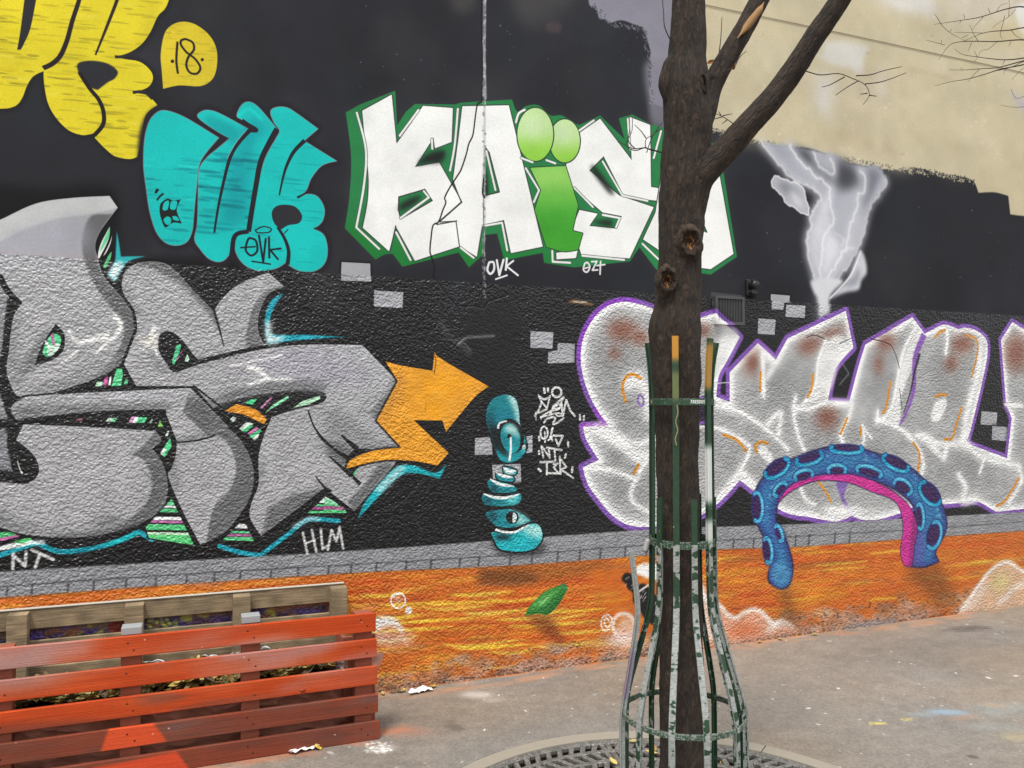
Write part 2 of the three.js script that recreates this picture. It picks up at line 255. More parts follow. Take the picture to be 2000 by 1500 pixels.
  const kw = ['195,185! 360,95! 387,370! 470,255! 535,158! 702,170! 695,360! 602,396! 594,335! 490,500! 625,475! 752,697! 630,802! 722,800! 737,945! 490,1025! 383,832! 345,972! 198,840! 225,700 231,560 215,400',
    '755,160! 1015,155! 1205,945! 1027,982! 988,797! 865,825! 836,1003! 742,945! 722,800! 630,805! 752,697! 703,570! 735,330!',
    '1525,230! 1702,462! 1690,220! 1805,265! 1810,612! 1872,622! 1852,690! 1662,670! 1545,440! 1465,520! 1632,660! 1825,725! 1690,1012! 1420,990! 1380,860! 1365,855! 1410,740! 1512,762! 1465,830! 1615,845! 1647,775! 1540,755! 1370,610! 1335,490! 1410,310!',
    '1890,300! 1960,292! 2171,424! 2271,986! 2143,1072! 1980,1050! 1765,905! 1835,755! 1860,600!', '1280,980! 1400,965! 1390,1010! 1282,1017!'];
  for (const k of kw) { m.S(k, '#39423d', 4.2, { closed: true }); m.F(k, WH, { b: 0.5 }); }
  m.clip(kw[0], () => m.hatch(r, 50, [190, 200, 750, 1000], 70, -0.6, ['#e6e7e5', '#dedfde'], 9, 0.3, 3));
  const holes = ['400,668! 545,626! 586,688! 410,790! 398,740!', '880,385! 905,420! 962,640! 873,662!', '1990,560! 2050,690! 2122,865! 1990,800!'];
  for (const k of holes) { m.F(k, GR); m.S(k, '#3a3f3c', 2.6, { closed: true }); }
  for (const [k, b] of [['505,488 560,430 655,408 640,470 560,478', 4], ['405,745 420,700 520,660 490,705', 4], ['1480,520 1500,500 1600,640 1570,640', 4], ['1490,810 1510,800 1590,798 1580,832', 4], ['880,520 888,500 900,640 876,655', 3]]) m.F(k, '#222624', { b });
  m.F('870,890! 940,880! 955,1000! 990,1030! 870,1010!', '#2e2f34', { b: 1 });
  m.S('700,592! 752,697! 630,804', '#3c403d', 2.6); m.S('612,822! 724,802', '#3c403d', 2.4); m.S('383,830! 352,968', '#3c403d', 2.4);
  const eg = (x, y, rx, ry) => { const pts = []; for (let i = 0; i < 16; i++) { const a = i / 16 * 2 * Math.PI; pts.push(`${x + Math.cos(a) * rx},${y + Math.sin(a) * ry}`); } const q = pts.join(' '); m.S(q, '#2d4a33', 5, { closed: true }); m.F(q, '#c2e39d'); m.clip(q, () => { m.F(`${x - 130},${y + 40} ${x + 130},${y + 40} ${x + 130},${y + 200} ${x - 130},${y + 200}`, '#96d44c', { b: 14 }); m.F(`${x - 70},${y - 90} ${x + 30},${y - 100} ${x + 40},${y + 10} ${x - 60},${y + 10}`, '#cfe6b8', { b: 12, a: 0.8 }); }); };
  eg(1328, 354, 84, 120); eg(1163, 318, 100, 148);
  const ist = '1135,505! 1332,495! 1402,716! 1370,857! 1427,872! 1402,962! 1320,972 1225,946! 1160,740! 1196,630!';
  m.S(ist, '#2f4a34', 4, { closed: true }); m.F(ist, '#4eae3b'); m.clip(ist, () => { m.F('1080,470 1450,470 1450,650 1080,650', '#9fd96a', { b: 22 }); m.F('1080,640 1450,640 1450,690 1080,690', '#69bf45', { b: 16 }); m.F('1080,800 1450,800 1450,1000 1080,1000', '#3f9f2f', { b: 20, a: 0.8 }); });
  const shine = (s) => { m.S(s, '#47514b', 6.4); m.S(s, '#eceee9', 4.2); };
  for (const s of ['165,197 215,400 205,600 162,838! 290,958', '405,325! 510,182', '730,176 712,380 686,520', '585,345! 587,398', '540,636! 568,670! 410,785', '385,866! 465,1020', '746,952! 818,1008', '872,830! 977,812! 1006,966', '890,412! 940,628', '1055,250 1070,202 1104,180', '1085,450 1148,474', '1225,462 1275,480', '1110,508! 1184,630! 1155,696', '1410,296! 1490,240', '1680,232! 1692,402', '1540,470! 1650,660! 1790,690', '1382,618! 1485,724', '1540,768! 1636,786! 1614,838', '1426,996! 1660,1020', '1258,970! 1260,1030! 1358,1036', '1866,300! 1825,450', '1762,930! 1850,1015', '2060,700! 2080,800']) shine(s);
  // crew tags under it
  const W3 = (s, w = 4.4) => m.S(s, '#e9e9ea', w, { b: 0.4 });
  W3('905,1035 895,1075 912,1098 932,1075 930,1035 912,1032'); W3('948,1022! 962,1105! 985,1020'); W3('1004,1012! 998,1075'); W3('1040,1025! 1002,1055! 1066,1106', 3.8); W3('942,1128 1005,1106', 3.2);
  W3('1440,1040 1432,1075 1452,1088 1468,1060 1455,1035 1440,1040', 3.6); W3('1440,1068! 1462,1060', 3); W3('1478,1030! 1508,1028! 1482,1078! 1512,1076', 3.4); W3('1528,1028! 1525,1100', 3.6); W3('1508,1052! 1552,1046', 3.2);

  // --- big grey letters ---
  m.R(0, 0, 1);
  const G = '#a9a9ac', GB = '#68696b', GH = '#b4b4ba', BK = '#161617';
  m.R(0, 350, 0.35);
  const g1 = '-400,420! -200,310 0,222 200,132 400,101 610,90! 656,156! 600,230 552,300 530,370 545,440 580,540 660,640 730,720 765,800 752,900 692,1010 600,1080 480,1132 255,1205! 110,1215 60,1150 30,1050 22,950 50,760 42,650 0,550 -120,480 -400,520!';
  m.S(g1, BK, 12, { closed: true }); m.F(g1, G, { b: 0.5 });
  m.clip(g1, () => {
    m.F('-400,400 0,222 200,132 400,101 610,88! 660,158! 500,192 300,222 100,292 0,345 -400,520', '#c3c4c4', { b: 2 });
    m.F('655,155! 620,190 512,200 466,280 456,380 480,480 540,610 620,710 680,800 690,850 670,930 600,1040 480,1130! 600,1082 702,1002 757,900 768,800 732,720 642,620 572,530 542,440 532,370 552,300 612,212', GB, { b: 1.5 });
    m.F('0,340 300,230 460,220 450,400 -50,420', '#a5a6b2', { b: 14, a: 0.7 });
    m.F('100,1090! 150,990 250,850! 300,810! 250,960 195,1050 110,1110', '#77787a', { b: 5 });
    m.F('60,1150 40,1000 60,800 100,780 90,1000 120,1180', '#7f8082', { b: 8, a: 0.8 }); m.F('120,1180 400,1100 600,1000 640,1040 480,1130 250,1205', '#88898b', { b: 7, a: 0.7 });
  });
  m.F('-400,420! -60,480! 20,570 45,650! 30,760 10,950 -20,1100 20,1260! 45,1340! -400,1340!', '#8d8e91', { b: 1 });
  m.S('0,545 40,620 105,690! 62,750 42,850 32,950 18,1050 32,1150 70,1225 110,1300 70,1345', BK, 11); m.F('60,640 108,690 66,745 52,800 46,700', BK); m.S('-200,1340 0,1352 110,1342', BK, 9);
  m.F('195,1038! 220,960 255,890 310,808! 352,850 362,900 350,960 290,1010', BK); m.F('238,965 262,900 300,862 338,880 335,930 300,975 262,992', '#5cc98c'); m.S('290,870! 300,925', '#d25aa8', 4); m.S('255,905 275,940! 330,925', '#e9efe9', 4); m.F('262,950 300,930 330,940 280,990', '#cfe9d8');
  m.F('250,1208! 500,1142 640,1080 690,1032! 765,1158! 400,1184', BK);
  for (const [q, c] of [['622,1155! 650,1060! 680,1055! 686,1085! 676,1152!', '#5cd08f'], ['574,1152! 582,1110! 604,1100! 600,1150!', '#c85aa0'], ['530,1156! 540,1130! 575,1130! 568,1156!', '#bfe6c8'], ['690,1145! 700,1115! 715,1120! 712,1145!', '#58c98a'], ['604,1150! 612,1105! 622,1100! 618,1150!', '#e8efe8']]) m.F(q, c, { b: 0.5 });
  // star splashes top right of it
  m.F('545,420 560,360 590,300 618,250! 622,330 590,410 552,440', '#eaeeea'); m.F('556,400 580,330 616,255! 618,300 580,370', '#6fd09a'); m.F('575,490! 600,430 622,400! 616,440 590,495', '#58c07f'); m.S('618,246 612,330 555,450', BK, 4);
  m.F('650,284! 664,360 674,430! 740,428 812,428! 720,455 668,520 640,572! 600,530! 636,470 645,400', '#2fb2b8', { b: 0.8 }); m.F('600,530! 640,470 690,470 640,572!', '#e9f2f2', { b: 4 });
  m.R(0, 0, 1);
  const g2 = '238,560 242,535 259,518 290,510 322,514 346,532 378,567 418,609! 430,588 465,556 525,532! 555,560! 525,574 507,609 504,644 515,672! 600,668 706,672! 776,744! 740,822! 785,875! 771,907! 692,998! 634,953! 510,1047! 488,1010 493,978 505,945 505,893 514,855 530,815! 455,797! 416,797! 378,754! 266,754! 242,711! 262,660 268,640 262,605 245,580';
  m.S(g2, BK, 11, { closed: true }); m.F(g2, G, { b: 0.5 });
  m.R(0, 750, 0.35);
  const bar = '90,200! 60,140 110,90 250,62 1062,22! 1275,240! 1200,280 1100,310 985,322! 960,250 920,150! 500,165 130,206!', leg2 = '985,322 1150,300 1272,246! 1340,310 1400,420 1417,530 1390,640 1330,740 1250,830 1118,897! 1040,750 970,600 938,500 960,420 985,345', low = '130,225! 400,230 750,250 872,262! 905,315! 848,360! 900,430 932,520 932,620 900,700 800,770 650,822 450,855 250,852 100,832 0,800 -400,700! -400,520! 0,545 100,557 180,540 216,490 200,420 150,360 88,312!';
  for (const q of [low, leg2, bar]) { m.S(q, BK, q === bar ? 7 : 10, { closed: true }); m.F(q, G, { b: 0.5 }); }
  m.clip(bar, () => { m.F('1060,30! 1275,240! 1160,290! 1020,160!', GB, { b: 1 }); m.F('90,200 100,130 500,110 900,100 920,150 500,165', '#7d7e80', { b: 6 }); m.F('200,65 1060,25 1020,80 300,100', '#b2b2b6', { b: 6, a: 0.8 }); m.S('985,316 1100,296 1230,255', '#77787a', 6, { b: 3 }); });
  m.clip(leg2, () => { m.F('1180,270! 1270,330 1316,450 1290,580 1200,680 1165,800 1150,900! 1250,835 1335,742 1395,640 1420,530 1405,420 1345,310 1275,245!', GB, { b: 1 }); m.F('985,345 960,430 945,500 980,600 1000,560 985,460', '#808183', { b: 6 }); });
  m.clip(low, () => { m.F('875,262! 760,382! 725,392! 800,425 846,530 830,640 760,720 650,790 500,826 300,842 300,870 650,835 830,775 920,690 945,600 925,460 850,360! 910,310!', GB, { b: 2 }); m.F('100,832 -50,780 -50,700 200,800 500,800 700,740 500,850', '#7c7d7f', { b: 9, a: 0.9 }); m.F('520,770 640,740 680,770 580,800', '#6f7072', { b: 8, a: 0.8 }); });
  m.F('-400,300! -60,310! 20,240! 50,300 45,370 75,490! 0,480 -400,470!', '#84858a', { b: 2 }); m.S('-200,560 0,515 80,540 150,545', BK, 9); m.F('50,200! 130,225! 90,312! 150,360 202,420 216,490 180,540 120,552 70,480 60,400 40,340', BK); m.F('96,415! 112,470 130,496! 118,500 100,450', '#e8ece8');
  m.S('130,206 500,168 915,152', BK, 9); m.F('130,206! 500,168 918,150! 955,250 985,320 975,420 940,490 905,420 850,360! 900,318 870,262! 500,240 130,225!', BK);
  for (const [q, c] of [['592,210! 604,190! 655,190! 640,212!', '#cfe9d6'], ['622,212! 640,190! 655,190! 640,212!', '#55c98b'], ['722,215! 740,185! 822,185! 805,218!', '#57cf8e'], ['716,215! 735,182! 760,182! 742,217!', '#d69ac0'], ['740,216! 755,184! 775,184! 758,217!', '#f0f2f0'], ['880,240! 892,200! 912,240!', '#7fc25e'], ['895,385! 950,300! 958,350! 918,408!', '#55d08d'], ['895,388! 912,358! 930,365! 905,398!', '#f0f4f0'], ['920,290! 935,262! 945,265! 935,292!', '#e6ebe6'], ['420,205! 430,192! 465,192! 455,206!', '#8d5560'], ['830,220! 845,195! 855,195! 845,220!', '#8aa795']]) m.F(q, c, { b: 0.4 });
  // slot of the right-hand letter
  m.F('1190,135 1300,88 1500,50 1700,28 1800,45 1820,80 1780,112 1650,142 1515,186! 1485,250 1420,325! 1300,215! 1200,142!', BK, { b: 0.5 });
  m.F('1255,150! 1320,112! 1420,140 1488,195! 1475,225! 1360,170!', '#e8992a', { b: 0.5 });
  for (const [q, c] of [['1365,108! 1400,85! 1435,85! 1410,115!', '#4fce8c'], ['1448,135! 1510,75! 1522,80! 1462,138!', '#d08ab8'], ['1480,160! 1530,110! 1610,65! 1612,78! 1540,125!', '#8fe0ae'], ['1636,132! 1690,95! 1785,65! 1788,82! 1720,115!', '#b9e8c4'], ['1282,200! 1300,182! 1322,190! 1300,212!', '#d4e6da'], ['1335,250! 1375,212! 1415,222! 1360,265!', '#e2eee6'], ['1345,262! 1400,225! 1415,235! 1370,270!', '#5ccf8e'], ['1378,278! 1430,240! 1445,250! 1395,285!', '#c46ea6'], ['1388,290! 1450,250! 1462,262! 1408,302!', '#54d08b'], ['1408,305! 1445,275! 1440,300! 1420,315!', '#eef2ee']]) m.F(q, c, { b: 0.4 });
  m.R(0, 0, 1);
  m.clip(g2, () => {
    m.R(0, 350, 0.35);
    m.F('1585,600! 1500,640 1450,740 1440,840 1470,925! 1375,930 1388,800 1420,700 1490,612!', '#727375', { b: 1 });
    m.F('830,452 930,465 1000,515 1090,610 1200,735! 1238,870! 1150,735 1040,612 930,542 850,500 760,478', '#6e6f71', { b: 3 });
    m.F('700,600 690,680 750,760 800,760 740,680 730,600', '#858689', { b: 7 });
    m.F('1050,1300! 1300,1180 1500,1140 1750,1118 1840,1150! 1800,1195! 1600,1182 1350,1222 1190,1282!', '#747577', { b: 5 });
    m.F('1750,930 2020,925! 2215,1130! 2100,1040 1900,1000', '#b4b4b8', { b: 6 }); m.F('1500,1000 1900,1010 2050,1100 1900,1130 1600,1100', '#a29fae', { b: 16, a: 0.7 });
    m.F('2200,1100! 2225,1130! 2110,1350! 2060,1310! 2170,1180', '#707173', { b: 4 });
    m.F('1300,1020 1700,960 1900,950 1700,1000 1380,1060', '#a9a5b4', { b: 9, a: 0.6 });
    m.F('870,840 850,900 880,1000 950,1070 880,1060 840,960', '#88898c', { b: 5 });
    m.R(0, 750, 0.35);
    m.F('1812,575! 1640,620 1500,690! 1475,790 1455,860! 1530,800 1830,590!', '#6d6e70', { b: 3 }); m.F('1450,400 1445,560 1405,700 1440,620 1480,480', '#828386', { b: 6 });
    m.F('1760,260 1950,400 2060,330 2240,360 2100,420 1960,440 1850,360', '#8b8c8f', { b: 6 });
    m.R(640, 650, 0.35);
    m.F('290,730! 390,735! 150,1010! 110,940! 200,850', '#6f7072', { b: 2 }); m.F('0,420 120,480 330,650 250,640 0,560', '#8b8b8e', { b: 10 }); m.F('0,600 150,650 110,740 0,690', '#6d6e70', { b: 5 });
  });
  m.R(0, 350, 0.35);
  m.F('883,910 898,862 950,850 1010,890 1080,980 1112,1012! 980,1078 930,1030 890,965', BK, { b: 0.5 }); m.F('958,1025! 985,925! 1012,925! 1000,970! 972,1035!', '#55c890'); m.F('1030,1015! 1045,975! 1058,1005! 1048,1020!', '#bfe6cc'); m.S('985,1010! 1015,960', '#b0588f', 2); 
  m.T('980,1066 1090,1025! 1250,985 1460,938 1700,912 2020,915', BK, 10, 8); m.T('1195,735 1228,850 1250,935', BK, 5, 1.5); m.S('1082,1155! 1240,1275', BK, 4);
  m.R(640, 650, 0.35); m.T('75,572! 120,610 165,650', BK, 3, 12); m.T('-60,560! 0,620 110,700 150,690', BK, 3, 9); m.T('10,690 60,735 130,800', BK, 2, 7); m.F('100,700! 160,650 250,650! 190,720! 145,800! 110,760!', BK); m.F('140,790! 165,755! 155,800!', '#5cc78d');
  m.R(0, 750, 0.35); m.T('1720,150 1760,250 1850,350 1950,410', BK, 3, 4); m.T('1910,290 1960,330 2010,385', BK, 2, 6); m.T('1850,420 1930,480 2010,560', BK, 1, 8); m.T('1760,515 1810,575 1850,600', BK, 2, 6);
  // white sparkles
  m.R(0, 350, 0.35);
  const hi = (s, w0, w1) => { m.T(s, '#d9dad9', w0 * 1.8, w1 * 1.5, { b: 3, a: 0.6 }); m.T(s, '#f0f1ee', w0, w1, { b: 0.9 }); };
  hi('632,758 672,800 664,850 610,905 530,975', 8, 3); hi('380,840 430,905 520,890 610,865', 3, 9); hi('600,880 500,900 430,920', 8, 3); hi('865,820 850,880 880,990', 8, 2); m.F('765,885 830,880 870,850 870,940 800,930', '#d2d0c8', { b: 4 });
  hi('1280,1045 1400,1020 1580,980', 3, 2); hi('1375,1050 1440,1065 1500,1115', 7, 8); hi('1380,1150 1500,1118 1630,1118', 3, 4); hi('430,960 380,1000 330,1030', 4, 2);
  // cyan outer swooshes
  m.F('1582,634! 1510,682 1478,785 1494,922! 1600,905 1800,888 1942,880! 1700,868 1512,862 1506,785 1532,710!', '#12a0b4', { b: 0.7 }); m.F('1482,800 1515,800 1520,870 1600,880 1495,922', '#dfeff0', { b: 4 });
  m.R(0, 750, 0.35);
  m.S('-100,985 0,955 150,905 210,892 330,935 500,920 650,880 772,825! 850,868', '#0f96a8', 10, { b: 0.6 }); m.S('600,895 700,862 768,830', '#14bcc0', 8, { b: 2 }); m.S('180,885 240,885', '#e7f0f0', 8, { b: 2 }); m.F('-60,930 60,890 170,870 160,900 0,930', '#e9eeea', { b: 1 });
  for (const [q, c] of [['-60,850 30,825 90,840 60,860 -60,880', '#4fbf76'], ['-60,875 80,845 100,852 -60,892', '#bd5f9c'], ['80,880 150,860 178,868 120,890', '#4fc06e']]) m.F(q, c, { b: 0.5 });
  m.S('1225,905! 1340,940 1452,957! 1600,845 1700,765 1780,755 1890,765', '#109cb0', 9, { b: 0.6 }); m.S('1640,800 1720,755 1780,752', '#e4f0f0', 7, { b: 3, a: 0.8 });
  // green/pink striped triangles at the foot
  const stripes = (tri, rows) => { m.S(tri, BK, 5, { closed: true }); m.F(tri, BK); m.clip(tri, () => { for (const [y0, y1, c] of rows) m.F(`700,${y0}! 2000,${y0 + 22}! 2000,${y1 + 22}! 700,${y1}!`, c, { b: 0.7 }); }); };
  stripes('958,640! 1085,902! 830,860! 812,800!', [[640, 672, '#62d290'], [675, 688, '#eef1ee'], [692, 712, '#55c883'], [738, 756, '#f2f2f2'], [758, 772, '#c070aa'], [780, 812, '#55c980'], [824, 838, '#cdeac9'], [838, 890, '#62d884']]);
  stripes('1340,775! 1372,785! 1420,878! 1240,872!', [[770, 795, '#e9ecea'], [810, 822, '#5cc98a'], [826, 840, '#bd6ba2'], [844, 872, '#5fcf86']]);
  stripes('1815,628! 1880,665! 1930,720! 1715,722!', [[610, 645, '#e8eeea'], [652, 664, '#5cca88'], [668, 684, '#b25c99'], [690, 712, '#58cf83']]);
  m.R(640, 650, 0.35); m.F('-20,925! 20,930! 60,960! -20,955!', '#8fe0ae'); m.F('-20,965! 80,970! 100,985! -20,990!', '#b0608f'); m.F('-20,985! 100,990! 105,1005! -20,1005!', '#5fcf86'); m.F('-30,1040! 70,1040! 60,1055! -30,1055!', '#0f96a8', { b: 0.6 });
  m.F('165,1042! 200,960 270,865 380,752 480,740 600,782 665,732! 627,815! 500,785 400,800 280,920', '#13a9b4', { b: 0.8 }); m.F('270,870 380,760 440,745 400,795 300,890', '#dff0ef', { b: 5, a: 0.8 });

  // --- arrow ---
  const ar = '322,158! 400,180 585,212! 596,108! 640,150 900,300! 830,350 760,430 660,552! 640,490! 480,488! 675,670! 612,742! 480,716 300,712 103,758! 130,708 250,660 410,640! 273,490! 392,270!';
  m.S(ar, BK, 7, { closed: true, b: 1 }); m.F(ar, '#eda22b', { b: 0.6 }); m.clip(ar, () => { m.F('540,240 700,230 800,300 650,380 640,480 540,440', '#f0a31f', { b: 5 }); m.hatch(r, 60, [150, 200, 850, 720], 60, 0.3, ['#d98f27', '#f3b345'], 6, 0.4, 2); m.F('390,250 440,270 330,480 280,490', '#c98a3a', { b: 6, a: 0.6 }); });
  m.S('596,120 604,160 594,230', '#6a3d1c', 1.6); m.S('548,380 545,440', '#c07a20', 1.2);
  for (const s of ['715,330! 745,318! 725,300', '750,312 790,300', '800,295 830,290', '750,330 780,320 800,312', '808,318 830,305']) m.S(s, '#b57a28', 1.2, { a: 0.8 });

  m.R(640, 650, 0.35);
  m.F('850,420 900,330 1000,310 1080,360 1110,500 1140,650 1080,760 1090,900 1180,1060 1120,1120 1000,1150 900,1130 850,1050 820,900', '#121214', { b: 8, a: 0.85 });
  // --- painted grey blocks ---
  m.R(0, 0, 1);
  for (const q of ['668,511! 724,514! 725,550! 666,548!', '731,567! 788,571! 786,602! 730,599!', '1036,647! 1081,649! 1079,681! 1036,679!', '1089,670! 1123,671! 1122,708! 1070,710! 1071,688! 1089,684!', '1508,574! 1545,577! 1544,591! 1532,591! 1530,605! 1507,604!', '1536,595! 1573,597! 1572,621! 1534,619!', '1481,622! 1515,624! 1513,654! 1480,652!', '1917,803! 1948,806! 1946,831! 1915,829!', '1938,832! 1968,834! 1966,862! 1937,859!', '928,856! 960,853! 962,888! 927,889!', '1018,855! 1040,850! 1040,884! 1022,886!', '961,908! 1017,906! 1018,942! 964,946!']) { m.S(q, '#17171a', 5, { closed: true, b: 2 }); m.F(q, '#a9aaaf', { b: 0.4 }); }
  m.F('990,560 1020,600 980,640 930,600', '#1b1b1d', { b: 8 });
  m.S('860,625 875,655 895,668 918,690', '#b9babd', 6, { b: 5, a: 0.4 }); m.S('895,672 910,660 930,658 965,656', '#a8aaad', 4, { b: 2, a: 0.7 }); m.S('905,668 920,685', '#8b8c90', 2, { b: 1, a: 0.7 });
  m.S('1112,590 1125,588 1140,592 1158,595', '#cf8a3e', 4, { b: 2, a: 0.8 }); m.S('1120,590 1146,590', '#e9e4da', 3, { b: 1, a: 0.8 });
  m.S('745,1000 780,985 830,940', '#77787c', 2, { b: 1, a: 0.5 }); m.S('810,1010 825,1040', '#77787c', 2, { b: 1, a: 0.4 });

  // --- white scribbled tag column ---
  m.R(940, 740, 0.13333);
  const wt = (s, w = 3.6) => m.S(s, '#e3e4e2', w, { b: 0.5, a: 0.95 });
  m.E(1105, 195, 68, 72, 0, '#e3e4e2', { w: 4.5 }); wt('920,140! 928,200', 5); wt('975,140! 978,180', 5);
  wt('838,240! 880,330! 960,430! 1010,250'); wt('850,260 920,300 1000,270', 4); wt('885,350! 830,480! 785,540', 4); wt('800,500 880,480 960,440', 4); wt('880,550! 960,500! 1080,440! 1150,420'); wt('1200,270! 1060,400! 1010,520', 4.5); wt('1210,270! 1170,330! 1195,540! 1245,310! 1300,460! 1370,545', 4.5); wt('1060,420 1150,370 1140,440 1060,460', 3.4); wt('870,560 1000,530 1100,500 1200,520'); wt('1090,510 1120,545 1180,540', 3);
  wt('920,640 960,590 1050,560 1085,580 1050,660 1120,640 1205,575', 4); wt('1445,530! 1448,600', 4.5); wt('1505,545! 1500,600', 4.5); wt('800,540! 802,600', 2); wt('875,560! 876,600', 2);
  m.E(920, 790, 52, 90, 0, '#e3e4e2', { w: 4 }); wt('930,780! 935,930', 3.4); wt('1045,720! 1010,860! 1040,900', 4.5); wt('1060,830! 1195,835! 1130,980! 1090,880', 4.2); wt('980,900! 1060,830', 3.4);
  wt('845,850! 850,900', 4.5); wt('1270,925! 1275,990', 4.5); wt('1240,1110! 1225,1150', 5);
  wt('880,990! 910,1150', 4); wt('885,985! 1005,1155! 985,1010', 4); wt('960,1010! 1175,1040', 4.4); wt('1075,1050! 1085,1200', 4); wt('845,1060! 848,1100', 4.5);
  wt('865,1220! 1060,1215', 4.5); wt('962,1230! 960,1400', 4.4); wt('965,1380! 1140,1385', 4.4); wt('1060,1250! 1120,1240! 1060,1300! 1130,1380', 4); wt('1150,1140! 1160,1390', 4.4); wt('1165,1180! 1245,1290! 1170,1330! 1345,1450', 4); wt('840,1320! 870,1350', 5); wt('1335,1300! 1328,1360', 5);

  // --- silver letters with violet edge ---
  m.R(0, 0, 1);
  m.F('1391,570! 1451,576! 1451,640! 1391,640!', '#4a4a4c');
  const sil = '1211,590 1240,592 1280,605 1320,632! 1364,622! 1394,612! 1428,643! 1445,658! 1420,705 1404,735 1399,775! 1425,785! 1425,727! 1480,670! 1502,690! 1515,703! 1538,661! 1652,607! 1667,679! 1642,706 1628,730 1617,784! 1658,787! 1676,718 1690,673! 1782,619! 1806,652! 1817,646 1844,634 1872,643! 1885,640 1906,645 1925,661 1929,685 1922,730 1897,835 1886,865! 1967,895! 1976,817! 1965,790! 1955,664! 1977,629! 2080,690! 2080,985! 1946,1000! 1907,979 1880,982 1844,985 1800,985 1757,1003 1715,1015 1682,1015 1664,1007! 1652,1013 1631,1019 1604,1015 1577,1009! 1550,1006 1520,994 1480,965! 1445,938! 1400,985 1340,1020 1270,1029 1228,1026 1196,1007 1169,976 1148,946 1138,913! 1169,898! 1145,859 1139,833! 1190,833! 1169,805 1151,772 1139,736 1134,700 1139,661 1157,625 1181,601';
  m.S(sil, '#131315', 22, { closed: true, b: 6, a: 0.6 });
  m.S(sil, '#8456b2', 19, { closed: true, b: 1 }); m.S('1134,700 1139,661 1157,625 1181,601 1211,590 1240,592', '#8f3fc0', 15, { b: 1.5 }); m.S('1139,833! 1190,833! 1165,800', '#9a3cc0', 12, { b: 1.5 });
  m.F(sil, '#aaabab', { b: 0.4 });
  m.clip(sil, () => {
    m.hatch(r, 240, [1130, 600, 2060, 1020], 70, -0.3, ['#8f9090', '#bdbebd', '#9b9c9c', '#c9c9c8'], 16, 0.4, 7);
    for (const [x, y, a, b] of [[1200, 690, 40, 60], [1230, 800, 60, 40], [1330, 860, 70, 50], [1530, 760, 60, 60], [1620, 830, 40, 40], [1720, 740, 26, 60], [1850, 730, 30, 60], [1700, 900, 60, 40], [1880, 920, 60, 30], [1600, 960, 40, 20], [1190, 890, 26, 20], [1230, 960, 40, 30]]) m.E(x, y, a, b, 0, '#939495', { b: 18, a: 0.75 });
    m.S(sil, '#dcdddd', 40, { closed: true, b: 9, a: 0.6 }); m.S(sil, '#f0f1f0', 22, { closed: true, b: 3 }); m.S(sil, '#fafaf9', 13, { closed: true, b: 1 });
    // rust-coloured dusting
    for (const [x, y, a, b, t] of [[1215, 645, 32, 24, 0], [1200, 690, 12, 14, 0], [1372, 645, 18, 14, 0], [1470, 708, 18, 28, 15], [1580, 675, 26, 18, -20], [1625, 652, 34, 9, -24], [1730, 668, 22, 18, -20], [1716, 712, 9, 22, 0], [1880, 672, 26, 20, -10], [1858, 710, 14, 18, 30], [1615, 815, 24, 26, 0], [1985, 690, 26, 40, 0], [1250, 660, 18, 16, 0]]) { m.E(x, y, a, b, t, '#8e5a47', { b: 9, a: 0.62 }); m.E(x, y, a * 0.55, b * 0.5, t, '#7d4332', { b: 6, a: 0.5 }); }
  });
  m.R(1100, 550, 0.3);
  const wl = (s, w, b = 1.2, a = 0.95) => { m.S(s, '#e6e7e6', w * 2.2, { b: 5, a: 0.55 }); m.S(s, '#fafaf8', w, { b, a }); };
  wl('300,945 420,1060 560,1030 620,1010', 10, 3); wl('150,960 280,1000 420,1110 500,1170', 8, 2); wl('180,1215 320,1230 470,1280 500,1230 560,1150', 7, 2); wl('470,1290 440,1380 470,1450 580,1510', 7, 2); wl('230,960 400,1060 480,1130 560,1110', 14, 5, 0.8);
  wl('1000,805 1150,850 1280,930 1400,1030 1462,1092', 7); wl('885,935 1050,970 1170,1040 1215,1092 1150,1230 1010,1400', 7, 1.5); wl('430,670 480,640 540,720 560,860', 20, 5, 0.9); m.E(505, 775, 18, 36, -10, '#8a66b8', { w: 4, b: 0.6 });
  wl('1300,470 1305,740', 9, 1.5); wl('1310,490 1370,530 1330,620', 8, 4, 0.8); m.F('1700,400 1800,350 1880,420! 1800,520 1740,700 1620,790 1560,820 1640,700 1660,520', '#f1f1ef', { b: 3, a: 0.85 }); wl('1710,380 1660,520 1640,680 1560,800 1510,850', 6); wl('1330,930! 1415,850 1400,990', 9, 2);
  wl('1515,750! 1500,850 1530,1000 1580,1120', 7, 1.5);
  m.R(1400, 550, 0.3);
  wl('880,800 860,880 810,990 830,1080', 8, 2); wl('860,790 700,790 600,830 520,820', 7, 1.5); wl('1300,290 1230,420 1190,560 1150,780 1100,880 1050,910', 7, 1.5); m.F('1290,310! 1345,345! 1270,560 1200,760 1190,920 1110,920 1080,880 1160,780 1200,560', '#f0f0ee', { b: 2, a: 0.9 }); wl('1050,840! 1040,910', 6);
